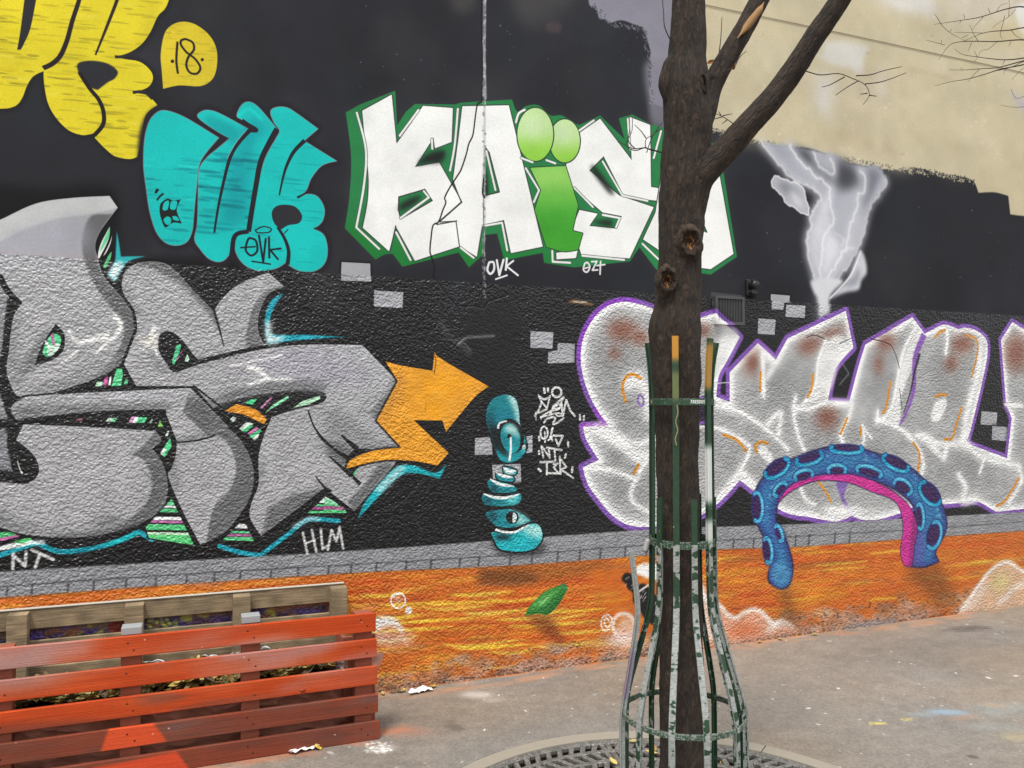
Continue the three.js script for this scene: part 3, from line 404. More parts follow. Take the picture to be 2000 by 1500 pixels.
  wl('1050,905 1180,950 1290,1050 1345,1180 1320,1280', 8, 1.5); wl('1500,320 1500,400 1490,470', 7); m.F('1490,760 1490,830 1440,910 1395,890 1420,790', '#f3f3f1', { b: 2 }); wl('1720,400 1700,600 1640,820 1600,1020 1560,1050', 12, 3); wl('1300,1000 1480,1060 1620,1050', 8, 2); m.F('1300,990 1400,1010 1480,1160 1380,1080', '#f3f3f1', { b: 3 }); wl('1500,1050 1480,1150', 8, 3); wl('1630,1060 1740,1150 1970,1200', 9, 2); wl('1750,1130! 1710,1250', 5, 1); wl('1960,1200 1985,1300 1900,1440', 7, 2); wl('950,935! 960,1020 940,1100', 6, 1); wl('960,960 1010,1020', 4, 1); wl('1575,1260 1620,1340 1600,1430 1680,1420', 9, 3); wl('150,1230 250,1330', 9, 3); wl('1880,800 1990,810', 6, 1); m.F('300,1070 360,1130 350,1190 270,1110', '#f2f2f0', { b: 2 });
  m.T('1350,345 1290,500 1282,700 1235,850 1190,935', '#8a5bb5', 14, 4, { b: 1 }); m.T('1320,470 1285,600 1260,720 1215,860', '#2a2232', 6, 2, { b: 1 });
  m.R(1400, 850, 0.3); m.F('780,300 860,300! 830,400 870,490 850,500 800,390', '#8567b0', { b: 1.5 }); wl('540,330 580,420 640,450', 6, 2); m.F('680,480 800,460 950,480 1100,500 900,510 850,520 780,540', '#f2f2f0', { b: 5 });
  // orange accents
  m.R(1100, 550, 0.3); const oa = (s, w = 5.5) => m.S(s, '#dd8f26', w, { b: 0.6 });
  oa('408,782 385,690 410,622 455,604 506,630', 6); oa('460,1250 490,1192', 6); oa('1040,997 1130,1032 1190,1102'); oa('1262,1112 1250,1070 1290,1044 1330,1055'); oa('1285,590! 1281,712', 5);
  m.R(1400, 550, 0.3); for (const s of ['626,602 616,700 590,752', '1130,652 1102,820 1080,856', '1420,750 1460,735 1496,740', '1594,820 1560,930 1530,1020 1482,1026', '850,890! 805,992', '936,952! 935,1002', '1278,1050 1320,1130 1302,1262', '1966,1282 1880,1422 1822,1462']) oa(s, 5); oa('1425,362 1450,330 1485,316', 5); oa('1620,350 1680,368 1700,430 1680,540 1656,620', 4);
  m.R(1400, 850, 0.3); oa('660,300 710,370 742,432', 5);
  m.R(1400, 550, 0.3); m.S('820,535! 860,600! 800,670', '#8c8e92', 3, { b: 1, a: 0.7 }); m.S('0,662 60,658 110,660', '#c9c9c9', 2, { b: 0.5 }); m.S('330,1010 450,1010 540,1025 640,1000', '#d7d7d7', 2, { b: 0.7, a: 0.8 });
  m.R(1100, 550, 0.3); m.F('890,760 950,750! 960,920! 885,925', '#2a2035', { b: 1 }); m.S('945,815! 955,915! 885,920', '#8a5bb5', 6, { b: 1 }); m.S('890,758! 960,752', '#8a5bb5', 5, { b: 1 });
  m.F('940,560! 1000,420 1060,300 1140,350 1000,600 950,760!', '#eeeeec', { b: 6, a: 0.9 });

  // --- painted pavement strip, then molten band ---
  m.R(0, 0, 1);
  const bandTop = '-300,1140! 0,1117 350,1096 700,1075 937,1058 1266,1034 1400,1029 1600,1022 1850,1008 2000,1000 2150,994!', orTop = '2150,1027! 2000,1037 1760,1054 1550,1069 1400,1074 1230,1088 1000,1105 700,1119 350,1142 0,1168 -300,1190!';
  m.F(bandTop + ' ' + orTop, '#919296', { b: 1.2 });
  m.clip(bandTop + ' ' + orTop, () => {
    m.hatch(r, 160, [-100, 1000, 2100, 1180], 90, -0.07, ['#808186', '#9d9ea2', '#898a8f'], 9, 0.5, 4);
    m.S('-300,1168! 0,1146 350,1122 700,1102 1000,1084 1260,1065 1400,1056 1760,1036 2050,1015', '#424449', 3, { b: 1, a: 0.8 });
    for (let i = 0; i < 36; i++) { const x = -60 + i * 62 * (1 - i * 0.006) + r() * 14, y = 1146 - x * 0.0655 + 2; m.S(`${x},${y} ${x - 3},${y + 32}`, '#3c3e43', 3.6, { b: 1, a: 0.85 }); if (i % 3) m.S(`${x + 30},${y - 4} ${x + 36},${y - 26}`, '#63656c', 2, { b: 1, a: 0.5 }); }
  });
  const lava = '-300,1190! 0,1168 350,1142 700,1119 1000,1105 1230,1088 1400,1074 1550,1069 1760,1054 2000,1037 2150,1027! 2200,1300! -300,1600!';
  m.F(lava, '#cb6a24', { b: 1.6 });
  m.clip(lava, () => {
    m.hatch(r, 420, [-150, 1060, 2120, 1420], 110, -0.09, ['#d14a16', '#d95a18', '#b9461c', '#dd7a20'], 9, 0.6, 2);
    m.hatch(r, 300, [-150, 1060, 2120, 1420], 120, -0.1, ['#e6b136', '#edc63f', '#dfa02c', '#e8a93f'], 7, 0.55, 2.2);
    m.hatch(r, 160, [-150, 1060, 2120, 1420], 100, -0.06, ['#9c6a44', '#8f5427', '#b98c70', '#a33d18'], 7, 0.5, 2);
    m.hatch(r, 60, [700, 1060, 2100, 1360], 80, -0.08, ['#f0d84a', '#f3cf3c'], 4, 0.65, 1.2);
    m.F('935,1108! 1090,1100 1200,1098 1100,1128 940,1135!', '#9c5a24', { b: 6, a: 0.8 }); m.F('940,1118 1040,1120 1040,1140 940,1140', '#5a3218', { b: 6, a: 0.6 });
    for (let i = 0; i < 26; i++) { const x = 690 + r() * 420, y = 1160 + r() * 120; m.T(`${x},${y} ${x + 50},${y - 3 + r() * 8} ${x + 90 + r() * 60},${y - 8}`, ['#f2cf3e', '#ecd24f'][i % 2], 6, 2, { b: 1.4, a: 0.75, belly: true }); }
    // pinkish splash and grime near the pavement
    for (let i = 0; i < 420; i++) { const x = 640 + r() * 1500, base = 1350 - (x - 740) * 0.135, y = base - Math.pow(r(), 2) * 46; m.E(x, y, 6 + r() * 16, 3 + r() * 6, -8, ['#b98a74', '#a8745c', '#c09c8a', '#8d6a55', '#b7a399'][i % 5], { b: 4, a: 0.55 }); }
    for (let i = 0; i < 1500; i++) { const x = 690 + r() * 1450, base = 1350 - (x - 740) * 0.135, y = base - Math.pow(r(), 2.6) * 44; m.E(x, y, 0.8 + r() * 2.6, 0.7 + r() * 1.8, 0, ['#4a3a30', '#5c4838', '#3a3030', '#8f8a86'][i % 4], { a: 0.55 }); }
    m.S('1180,1290 1300,1275 1400,1260 1520,1240', '#8b8a8c', 5, { b: 3, a: 0.4 }); m.F('1650,1222 1740,1208 1740,1218 1660,1232', '#8b8a92', { b: 3, a: 0.7 });
  });
  // violet and moss patches behind the planter
  m.F('-150,1235! 640,1180! 645,1340! -150,1400!', '#44345f', { b: 6, a: 0.85 });
  for (let i = 0; i < 420; i++) { const x = -120 + r() * 770, y = 1200 + r() * 140 - x * 0.03; m.F(`${x},${y} ${x + 10 + r() * 30},${y - 4} ${x + 20},${y + 8 + r() * 8} ${x},${y + 10}`, ['#4b3a78', '#5a4590', '#3e3160', '#8a5a38', '#6b5a48', '#4b3a78', '#b0b040', '#33304a'][i % 8], { b: 2, a: 0.8 }); }
  m.F('215,1210 262,1205 268,1245 220,1250', '#7c2c26', { b: 2 }); m.F('262,1210 280,1208 278,1240 262,1238', '#1a1a1a', { b: 1 });
  for (let i = 0; i < 40; i++) { const x = 290 + r() * 60, y = 1208 + r() * 26; m.E(x, y, 4, 3, 0, ['#c4cc50', '#9aa08e', '#6c7a58'][i % 3], { a: 0.8, b: 1 }); }
  // foam, bubbles
  const fm = (s, c = '#f1efec', b = 3, a = 0.95) => m.F(s, c, { b, a });
  m.R(700, 1050, 0.35);
  fm('60,490 80,455 140,438 200,448 240,492 252,545 200,500 150,500 90,520'); fm('60,540 150,520 260,540 320,560 250,600 150,610 80,580', '#d9b8ab', 7, 0.7); for (let i = 0; i < 60; i++) m.E(70 + r() * 240, 470 + r() * 130, 8, 4, 0, '#f0e6e0', { b: 1.5, a: 0.5 });
  m.E(222, 352, 40, 42, 0, '#f3f1ee', { w: 3.2, b: 0.6 }); m.E(222, 348, 22, 24, 0, '#e9d9d0', { b: 3, a: 0.5 }); m.T('195,335 205,320 230,312', '#f5f3f0', 5, 3); m.E(280, 408, 20, 22, 0, '#eee9e6', { b: 1.2 });
  m.S('1400,470 1385,450 1372,470 1385,500 1405,490 1415,455 1390,432 1362,450 1355,490 1372,518 1400,512', '#efe9e4', 3.4, { b: 0.8 });
  m.E(1480, 490, 60, 66, 0, '#efe6e0', { w: 7, b: 2 }); m.F('1420,560 1440,500 1480,440 1540,470 1550,560 1500,600', '#e8cbbd', { b: 6, a: 0.75 }); fm('1400,590 1470,540 1560,560 1620,600 1500,620', '#e9d3ca', 7, 0.75);
  // falling pepper with its painted reflection
  m.F('935,440 1060,435 1110,500 1160,590 1100,585 1000,510', '#7a3a1c', { b: 7, a: 0.75 });
  const pep = '930,437! 955,385 1030,310 1100,275 1142,258! 1167,282 1155,310 1118,372 1085,410 1050,433! 1000,425'; m.F(pep, '#2b7a32', { b: 0.8 }); m.clip(pep, () => { m.F('950,400 1040,320 1130,275 1120,300 1040,370', '#57a84d', { b: 5 }); m.F('1000,430 1080,400 1150,310 1170,300 1100,440', '#1c5a2a', { b: 6 }); m.E(1035, 355, 40, 10, -40, '#9dcf88', { b: 3, a: 0.6 }); }); m.E(1152, 275, 12, 22, -30, '#3d7f49', { b: 1 });
  // black and white splash behind the guard
  m.R(1150, 1050, 0.3);
  m.F('280,232 340,172 430,168 520,170 520,260 420,275 330,245', '#f1efec', { b: 2 }); m.F('213,272 240,230 290,245 320,300 370,305 440,380 520,420 520,560 430,572 370,535 330,470 290,420 285,360 255,335 240,300', '#1b1a1b', { b: 1.5 });
  for (let i = 0; i < 30; i++) { const x = 220 + r() * 220, y = 260 + (x - 220) * 0.9 + (r() - 0.5) * 90; m.S(`${x},${y} ${x + 10},${y - 16}`, '#e4e2df', 1.4, { a: 0.6 }); } m.S('330,350 390,310 400,330', '#efece8', 4, { b: 1 });
  // foam right of the trunk
  m.F('560,700 700,300 760,320 840,430 900,490 960,520 1010,490 1070,468 1130,490 1200,560 1260,545 1320,575 1345,600 1180,640 900,690', '#dba48a', { b: 5, a: 0.9 });
  m.S('730,330 790,450 850,440 900,500 960,522 1010,488 1070,470 1130,490 1200,560 1262,545 1325,580', '#f2efec', 8, { b: 3 }); m.S('720,330 760,560 790,640', '#efeae6', 16, { b: 6, a: 0.8 }); m.S('1170,600 1220,570 1290,560', '#eee9e5', 12, { b: 5, a: 0.8 }); m.F('900,600 1000,560 1100,580 1120,620 950,650', '#cf6f44', { b: 9, a: 0.8 });
  m.R(1400, 850, 0.3);
  const hump = '1560,1150! 1640,1060 1700,980 1760,900 1830,845 1890,825 1930,840 1990,885 2080,905! 2080,1110! 1800,1150'; m.F(hump, '#d8b79a', { b: 5, a: 0.9 }); m.F('1780,960 1850,900 1910,920 1880,1000 1800,1010', '#cfc283', { b: 9, a: 0.8 }); m.S('1590,1140 1650,1060 1705,980 1765,900 1830,845 1890,827 1930,842 1990,885 2080,905', '#f3f0ed', 7, { b: 2.4 }); m.S('2020,960 1930,1000 1880,1060 1830,1090', '#f0ece8', 7, { b: 4 }); m.S('1600,1130 1680,1080 1740,990', '#ece6e1', 12, { b: 7, a: 0.7 });

  // --- blue caterpillar pipe ---
  m.R(640, 650, 0.35); m.F('905,1120 1000,1200 1190,1180 1215,1150 1200,1230 1060,1250 940,1225', '#26272b', { b: 5, a: 0.7 });
  const TE = '#17858f', TD = '#0d4550', TL = '#9fdedb', body = (q) => { m.S(q, BK, 5, { closed: true }); m.F(q, TE, { b: 0.5 }); };
  const head = '888,430 920,370 990,345 1048,368 1068,440 1072,500 1090,560 1102,590 1112,640 1085,690 1030,722 970,715 932,650 905,560 885,490';
  body(head); m.clip(head, () => { m.F('880,480 930,420 940,560 960,640 900,640', TD, { b: 8 }); m.F('930,440 1010,430 1050,480 1040,520 950,500', '#157c92', { b: 7 }); m.F('1000,340 1050,365 1075,450 1085,560 1060,520 1040,430', '#c7e6e0', { b: 5 }); m.F('905,540 950,520 980,640 1020,690 960,700 920,640', '#151a1d', { b: 6 }); m.F('940,650 990,690 1060,680 1090,620 1110,650 1040,730 960,725', '#1b9ba4', { b: 3 }); });
  m.E(1022, 578, 72, 100, -12, BK); m.E(1020, 588, 54, 84, -12, TE); m.F('985,545 1010,510 1050,525 1068,590 1040,570', '#b5deda', { b: 4 }); m.F('1000,640 1060,640 1040,680 1010,672', '#23a9ae', { b: 4 });
  m.T('950,535 960,505 1000,492', '#e9eeec', 5, 3); m.E(1013, 577, 11, 13, 0, '#0e0f10'); m.T('1021,582 1022,650 1014,716', '#f3f5f5', 4, 5); m.E(1100, 635, 15, 18, 0, BK); m.E(1096, 638, 10, 14, 20, '#c5dedb');
  for (const q of ['982,748 1050,765 1046,792 990,788', '945,785 1035,806 1028,832 955,822', '905,820 1042,856 1040,888 930,890 898,860', '868,902 960,922 1072,898 1066,950 985,968 880,958', '888,1002 1000,984 1060,1000 1132,1052 1060,1086 950,1082 902,1042']) { body(q); }
  m.F('990,765 1040,775 1035,790 995,786', '#bfe0da', { b: 2 }); m.F('910,850 950,860 940,888 915,885', TD, { b: 4 }); m.F('875,920 910,930 905,955 880,955', TD, { b: 4 }); m.F('1000,925 1066,905 1062,945 1010,955', '#5ec4c4', { b: 4 }); m.F('890,1010 940,1000 930,1050 905,1040', TD, { b: 5 }); m.F('1010,1000 1060,1005 1125,1050 1070,1070', '#a9dcd8', { b: 6 });
  for (const s of ['978,752 1010,768 1052,772', '940,780 985,800 1032,806', '906,815 960,845 1040,856', '868,898 930,918 1000,920 1070,900']) m.T(s, '#f1f4f3', 5, 5, { belly: true });
  m.E(1030, 1030, 36, 34, 0, BK); m.F('1035,1005 1055,1020 1050,1050 1032,1058', '#d9ecea');
  const foot = '918,1112 1020,1122 1110,1072 1160,1065 1190,1092 1196,1150 1150,1206 1060,1222 962,1206 932,1160'; m.S(foot, BK, 7, { closed: true }); m.F(foot, '#17a8b0'); m.clip(foot, () => { m.F('1080,1080 1200,1070 1200,1150 1120,1130', '#aee6e3', { b: 6 }); m.F('945,1125 1020,1130 1010,1160 950,1160', '#0f2b33', { b: 5 }); m.F('950,1170 1100,1160 1180,1160 1100,1220 980,1210', '#1bb9c4', { b: 6 }); });
  m.T('936,1098 990,1112 1050,1110 1120,1070', '#f2f5f5', 5, 4); m.S('905,1062 950,1088 1040,1092 1130,1060', BK, 4);

  // --- tentacle ---
  m.R(1400, 850, 0.3);
  m.F('380,1000 480,1010 520,1180 560,1230 440,1230 420,1100', '#6a3f1a', { b: 12, a: 0.6 }); m.F('1230,860 1450,850 1520,980 1560,1120 1450,1120 1300,980', '#6b4018', { b: 14, a: 0.6 }); m.F('440,600 470,760 500,860 460,740 430,680', '#1e2028', { b: 4, a: 0.7 });
  const ten = '343,945 345,880 372,800 335,700 285,610 250,520 250,400 290,300 380,220 520,150 720,85 900,85 1080,140 1250,210 1380,330 1460,450 1492,560 1480,640 1420,760 1440,820! 1350,852 1268,850! 1290,720 1300,600 1290,480 1220,390 1080,310 900,265 740,265 600,300 480,350 400,430 380,520 390,600 440,680 470,760 490,860 472,960 430,992 380,975';
  m.S(ten, '#26204a', 8, { closed: true, b: 1.2 }); m.F(ten, '#2f74a8');
  m.clip(ten, () => { m.hatch(r, 160, [240, 80, 1500, 990], 50, 0.2, ['#4390bd', '#24619c', '#5ba3c7', '#2d4a92'], 8, 0.5, 3); m.S(ten, '#2a2a78', 16, { closed: true, b: 6, a: 0.7 }); m.F('1290,480 1300,600 1290,720 1268,850 1330,850 1350,700 1340,560', '#5a55a0', { b: 6, a: 0.8 }); m.F('385,520 395,600 440,680 400,700 350,600', '#46509c', { b: 6, a: 0.8 }); m.F('600,300 900,265 1200,380 1290,470 1250,400 900,235 600,265', '#31408a', { b: 5, a: 0.7 }); for (let i = 0; i < 70; i++) { const a = Math.PI * (1.0 + r()), x = 870 + Math.cos(a) * (560 + r() * 40), y = 560 + Math.sin(a) * (400 + r() * 60); m.E(x, y, 7, 7, 0, '#7fbfd8', { w: 1.2, a: 0.6 }); } });
  const pk = '400,432 480,332 600,278 740,258 900,262 1060,318 1180,395 1262,480 1302,600 1284,720 1270,852! 1225,845 1198,760 1215,600 1190,472 1130,410 1000,362 880,312 740,292 620,300 500,352 430,405'; m.S(pk, '#3a1d52', 4, { closed: true, b: 1 }); m.F(pk, '#cc2f92'); m.clip(pk, () => { m.hatch(r, 70, [400, 260, 1300, 850], 40, 0.6, ['#e05cae', '#a81f7a', '#d8439c'], 7, 0.6, 2); m.F('1285,500 1310,600 1290,720 1275,850 1250,850 1260,700 1270,560', '#7d1b66', { b: 4, a: 0.7 }); });
  for (const [x_, y_, a, b, t, d] of [[405, 225, 85, 42, -36, 1], [612, 165, 85, 34, -18, 1], [845, 105, 100, 26, 2, 1], [1155, 195, 88, 34, 27, 1], [1372, 385, 84, 46, 52, 1], [1412, 650, 85, 42, 102, -1], [278, 470, 90, 32, 88, -1], [345, 745, 78, 26, 84, -1], [565, 262, 58, 30, -16, -1], [782, 225, 56, 28, 0, -1], [992, 238, 80, 30, 16, -1], [1212, 335, 62, 36, 38, -1], [1322, 530, 78, 22, 86, -1], [412, 352, 52, 24, -50, -1], [404, 640, 52, 18, 72, -1]]) {
    const ol = Math.hypot(x_ - 870, y_ - 560), out = d > 0 || ol > 555 ? 16 : 0, x = x_ + (x_ - 870) / ol * out, y = y_ + (y_ - 560) / ol * out; if (out) m.E(x, y, a * 1.16, b * 1.25, t, '#26306f', { b: 1 });
    m.E(x, y, a * 1.06, b * 1.1, t, '#2b1d55', { b: 1.5 }); m.E(x, y, a * 0.7, b * 0.55, t, '#3a1a4e', { b: 1 });
    const q = [], c = Math.cos(t * Math.PI / 180), s = Math.sin(t * Math.PI / 180); for (let i = 0; i <= 8; i++) { const w = (d > 0 ? -0.45 : Math.PI - 0.45) + i / 8 * (Math.PI + 0.9), ex = Math.cos(w) * a * 1.05, ey = Math.sin(w) * b * 1.12; q.push(`${x + ex * c - ey * s},${y + ex * s + ey * c}`); }
    m.S(q.join(' '), '#1d2f78', 11, { b: 1 }); m.S(q.join(' '), d > 0 ? '#149ac0' : '#3fa6cc', 7.4, { b: 0.6 }); m.S(q.slice(2, 6).join(' '), '#7fd0e2', 2.4, { b: 0.8, a: 0.8 });
  }
  m.F('350,870 400,820 460,850 485,900 470,960 430,990 375,970', '#4a90bd', { b: 5, a: 0.8 });

  // --- marker tags and lettering low down ---
  m.R(0, 820, 0.2); const tg = (s, w = 5) => m.S(s, '#dcdddc', w, { b: 0.8, a: 0.95 });
  tg('130,1310! 125,1455', 6); tg('130,1320! 245,1430! 255,1290', 6); tg('310,1270! 400,1310! 520,1365', 6); tg('385,1320! 345,1440', 6);
  m.R(0, 750, 0.35); tg('1690,830! 1715,945', 5); tg('1740,815! 1765,935', 5); tg('1705,890! 1755,870', 4); tg('1790,810! 1800,920! 1830,905', 5); tg('1830,925! 1850,815! 1878,880! 1895,800! 1915,918', 5);

  // --- cracks and joints: dark and pale lines drawn along them ---
  m.R(0, 0, 1); const DK = '#1a1715';
  m.S('948,-200! 948,0 947,100 949,190', '#a2a2a5', 6, { b: 0.8, a: 0.9 }); m.S('948,195 948,300 947,420 946,500', '#b9b9ba', 4, { b: 0.8, a: 0.7 });
  for (let i = 0; i < 200; i++) { const y = -100 + r() * 680; m.E(947 + (r() - 0.5) * 5, y, 1 + r() * 1.6, 1 + r() * 4, 0, r() < 0.7 ? '#c9c9cc' : '#56565a', { a: 0.45 }); }
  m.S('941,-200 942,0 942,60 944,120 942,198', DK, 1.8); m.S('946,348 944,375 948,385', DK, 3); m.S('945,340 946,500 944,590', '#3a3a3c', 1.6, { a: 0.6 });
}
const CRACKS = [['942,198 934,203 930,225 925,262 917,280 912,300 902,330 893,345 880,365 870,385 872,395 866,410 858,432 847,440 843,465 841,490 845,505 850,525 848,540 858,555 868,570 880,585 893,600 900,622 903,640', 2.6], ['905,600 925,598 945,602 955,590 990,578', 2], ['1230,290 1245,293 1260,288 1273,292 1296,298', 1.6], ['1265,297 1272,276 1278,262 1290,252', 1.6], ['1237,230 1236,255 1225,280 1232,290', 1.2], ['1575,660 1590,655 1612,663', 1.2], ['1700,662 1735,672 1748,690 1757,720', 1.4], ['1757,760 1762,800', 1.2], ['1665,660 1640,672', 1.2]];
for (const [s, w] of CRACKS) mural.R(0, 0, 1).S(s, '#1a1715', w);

// ---------- the wall that carries the mural ----------
const wall = thing('graffiti_wall', 'tall rendered street wall covered in large colourful graffiti lettering', 'wall');
const roughMask = new Painter(WX0, HP, WX1 - WX0, HP, RES / 2);
{
  const k = roughMask; k.g.fillStyle = '#fff'; k.g.fillRect(0, 0, k.w, k.h); k.R(0, 0, 1);
  // smooth repairs trowelled into the roughcast
  for (const s of ['920,600 1000,590 1010,680 985,760 930,750 905,690', '1385,650 1440,640 1560,655 1640,690 1700,690 1660,800 1600,760 1520,745 1440,760 1390,740', '790,720 870,700 930,740 880,820 810,830 795,780', '960,770 1010,790 1012,900 960,880', '1640,690 1760,670 1770,740 1700,830 1640,800', '1150,1120 1290,1120 1290,1240 1240,1250']) k.F(s, '#333', { b: 8, a: 0.85 });
}
const lowTiles = [], upTiles = [];
{
  const maskData = roughMask.g.getImageData(0, 0, roughMask.w, roughMask.h).data, lowH = Math.round(HP * RES), upH = mural.h - lowH, half = Math.round(mural.w / 2);
  const A = lattice(509, 307, 3), B = lattice(997, 503, 4), C = lattice(1511, 701, 6), D = lattice(61, 37, 7), E2 = lattice(251, 151, 8);
  const crackMask = (() => { const c = new Painter(WX0, WTOP, WX1 - WX0, WTOP, RES / 2); c.g.fillStyle = '#000'; c.g.fillRect(0, 0, c.w, c.h); c.R(0, 0, 1); for (const [s, w] of CRACKS) c.S(s, '#fff', w + 1); c.S('942,-200 942,0 942,60 944,120 942,198', '#fff', 3); c.S('949,-200 948,200 947,500', '#888', 4); return { d: c.g.getImageData(0, 0, c.w, c.h).data, w: c.w, h: c.h }; })();
  const crack = (x, y) => { const X = Math.min(crackMask.w - 1, x >> 1), Y = Math.min(crackMask.h - 1, y >> 1); return crackMask.d[(Y * crackMask.w + X) * 4] / 255; };
  const rough = (x, y) => { const a = vnoise(A, x / 13, y / 11), b = vnoise(B, x / 5.6, y / 4.8), c = vnoise(C, x / 3.4, y / 2.9); const v = 0.16 * a + 0.44 * b + 0.40 * c; return sstep(0.2, 0.8, v); };
  for (const [list, oy, hh, isLow] of [[lowTiles, upH, lowH, true], [upTiles, 0, upH, false]]) for (const ox of [0, half]) {
    const w = Math.min(half, mural.w - ox), c = canvasOf(w, hh), img = mural.g.getImageData(ox, oy, w, hh), d = img.data, bump = new Uint8Array(w * hh * 4);
    for (let j = 0, q = 0; j < hh; j++) for (let i = 0; i < w; i++, q += 4) {
      const X = ox + i, Y = oy + j; let n, hgt;
      if (isLow) {
        const mk = maskData[(Math.min(roughMask.h - 1, j >> 1) * roughMask.w + Math.min(roughMask.w - 1, X >> 1)) * 4] / 255;
        hgt = lerp(0.5 + 0.06 * (vnoise(B, X / 9, Y / 9) - 0.5), rough(X, Y), mk);
        n = 1 + 0.10 * (vnoise(C, X / 2.1, Y / 2.1) - 0.5) * mk + 0.10 * (vnoise(E2, X / 30, Y / 30) - 0.5);
      } else {
        hgt = 0.5 + 0.10 * (vnoise(C, X / 2.6, Y / 2.6) - 0.5) + 0.25 * (vnoise(E2, X / 34, Y / 30) - 0.5);
        n = 1 + 0.07 * (vnoise(C, X / 2, Y / 2) - 0.5) + 0.05 * (vnoise(E2, X / 40, Y / 40) - 0.5) + 0.06 * (vnoise(D, X / 150, Y / 120) - 0.5);
      }
      hgt -= crack(X, Y) * 0.8; hgt = clamp(hgt) * 255;
      for (let k = 0; k < 3; k++) d[q + k] = clamp(d[q + k] * n * 0.93, 0, 255);
      const o = ((hh - 1 - j) * w + i) * 4; bump[o] = bump[o + 1] = bump[o + 2] = hgt; bump[o + 3] = 255;
    }
    c.getContext('2d').putImageData(img, 0, 0);
    const bt = new THREE.DataTexture(bump, w, hh); bt.magFilter = bt.minFilter = THREE.LinearFilter; bt.needsUpdate = true;
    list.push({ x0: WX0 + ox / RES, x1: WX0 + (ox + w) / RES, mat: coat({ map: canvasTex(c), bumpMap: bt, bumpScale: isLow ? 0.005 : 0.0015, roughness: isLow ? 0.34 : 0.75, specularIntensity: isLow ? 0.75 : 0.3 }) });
  }
}
const slab = (x0, x1, y0, y1, z0, z1) => { const b = new THREE.BoxGeometry(x1 - x0, y1 - y0, z1 - z0); b.translate((x0 + x1) / 2, (y0 + y1) / 2, (z0 + z1) / 2); return b; };
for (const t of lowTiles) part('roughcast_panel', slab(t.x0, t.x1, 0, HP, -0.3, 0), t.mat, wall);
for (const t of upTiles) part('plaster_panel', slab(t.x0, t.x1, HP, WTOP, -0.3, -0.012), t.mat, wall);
const blackRender = std({ color: lin(0.018, 0.018, 0.02), roughness: 0.7 }), beigeRender = std({ color: lin(0.5, 0.43, 0.29), roughness: 0.85 });
const roughTile = pixelTex(256, 256, (() => { const L = lattice(52, 52, 15), M = lattice(86, 86, 16); return (i, j) => 255 * (0.5 * vnoise(L, i * 52 / 256, j * 52 / 256) + 0.5 * vnoise(M, i * 86 / 256, j * 86 / 256)); })(), false);
// the painted bands run on past the pictured stretch
const plainPanel = (x0, x1, y0, y1, c) => { const g = slab(x0, x1, y0, y1, -0.3, 0), q = g.attributes.position, uv = g.attributes.uv; for (let i = 0; i < q.count; i++) uv.setXY(i, q.getX(i) / 0.55, q.getY(i) / 0.55); part('roughcast_panel', g, coat({ color: lin(...c), bumpMap: roughTile, bumpScale: 0.005, roughness: 0.34, specularIntensity: 0.75 }), wall); };
for (const [x0, x1, yo, yg] of [[-7, WX0, 0.705, 0.82], [WX1, 15, 0.585, 0.69]]) { plainPanel(x0, x1, 0, yo, [0.5, 0.15, 0.025]); plainPanel(x0, x1, yo, yg, [0.25, 0.25, 0.26]); plainPanel(x0, x1, yg, HP, [0.009, 0.009, 0.01]); }
part('plaster_panel', slab(-7, WX0, HP, 7.2, -0.3, -0.012), blackRender, wall);
part('plaster_panel', slab(WX1, 15, HP, 7.2, -0.3, -0.012), beigeRender, wall);
part('plaster_panel', slab(WX0, 2.9, WTOP, 7.2, -0.3, -0.012), blackRender, wall); part('plaster_panel', slab(2.9, WX1, WTOP, 7.2, -0.3, -0.012), beigeRender, wall);

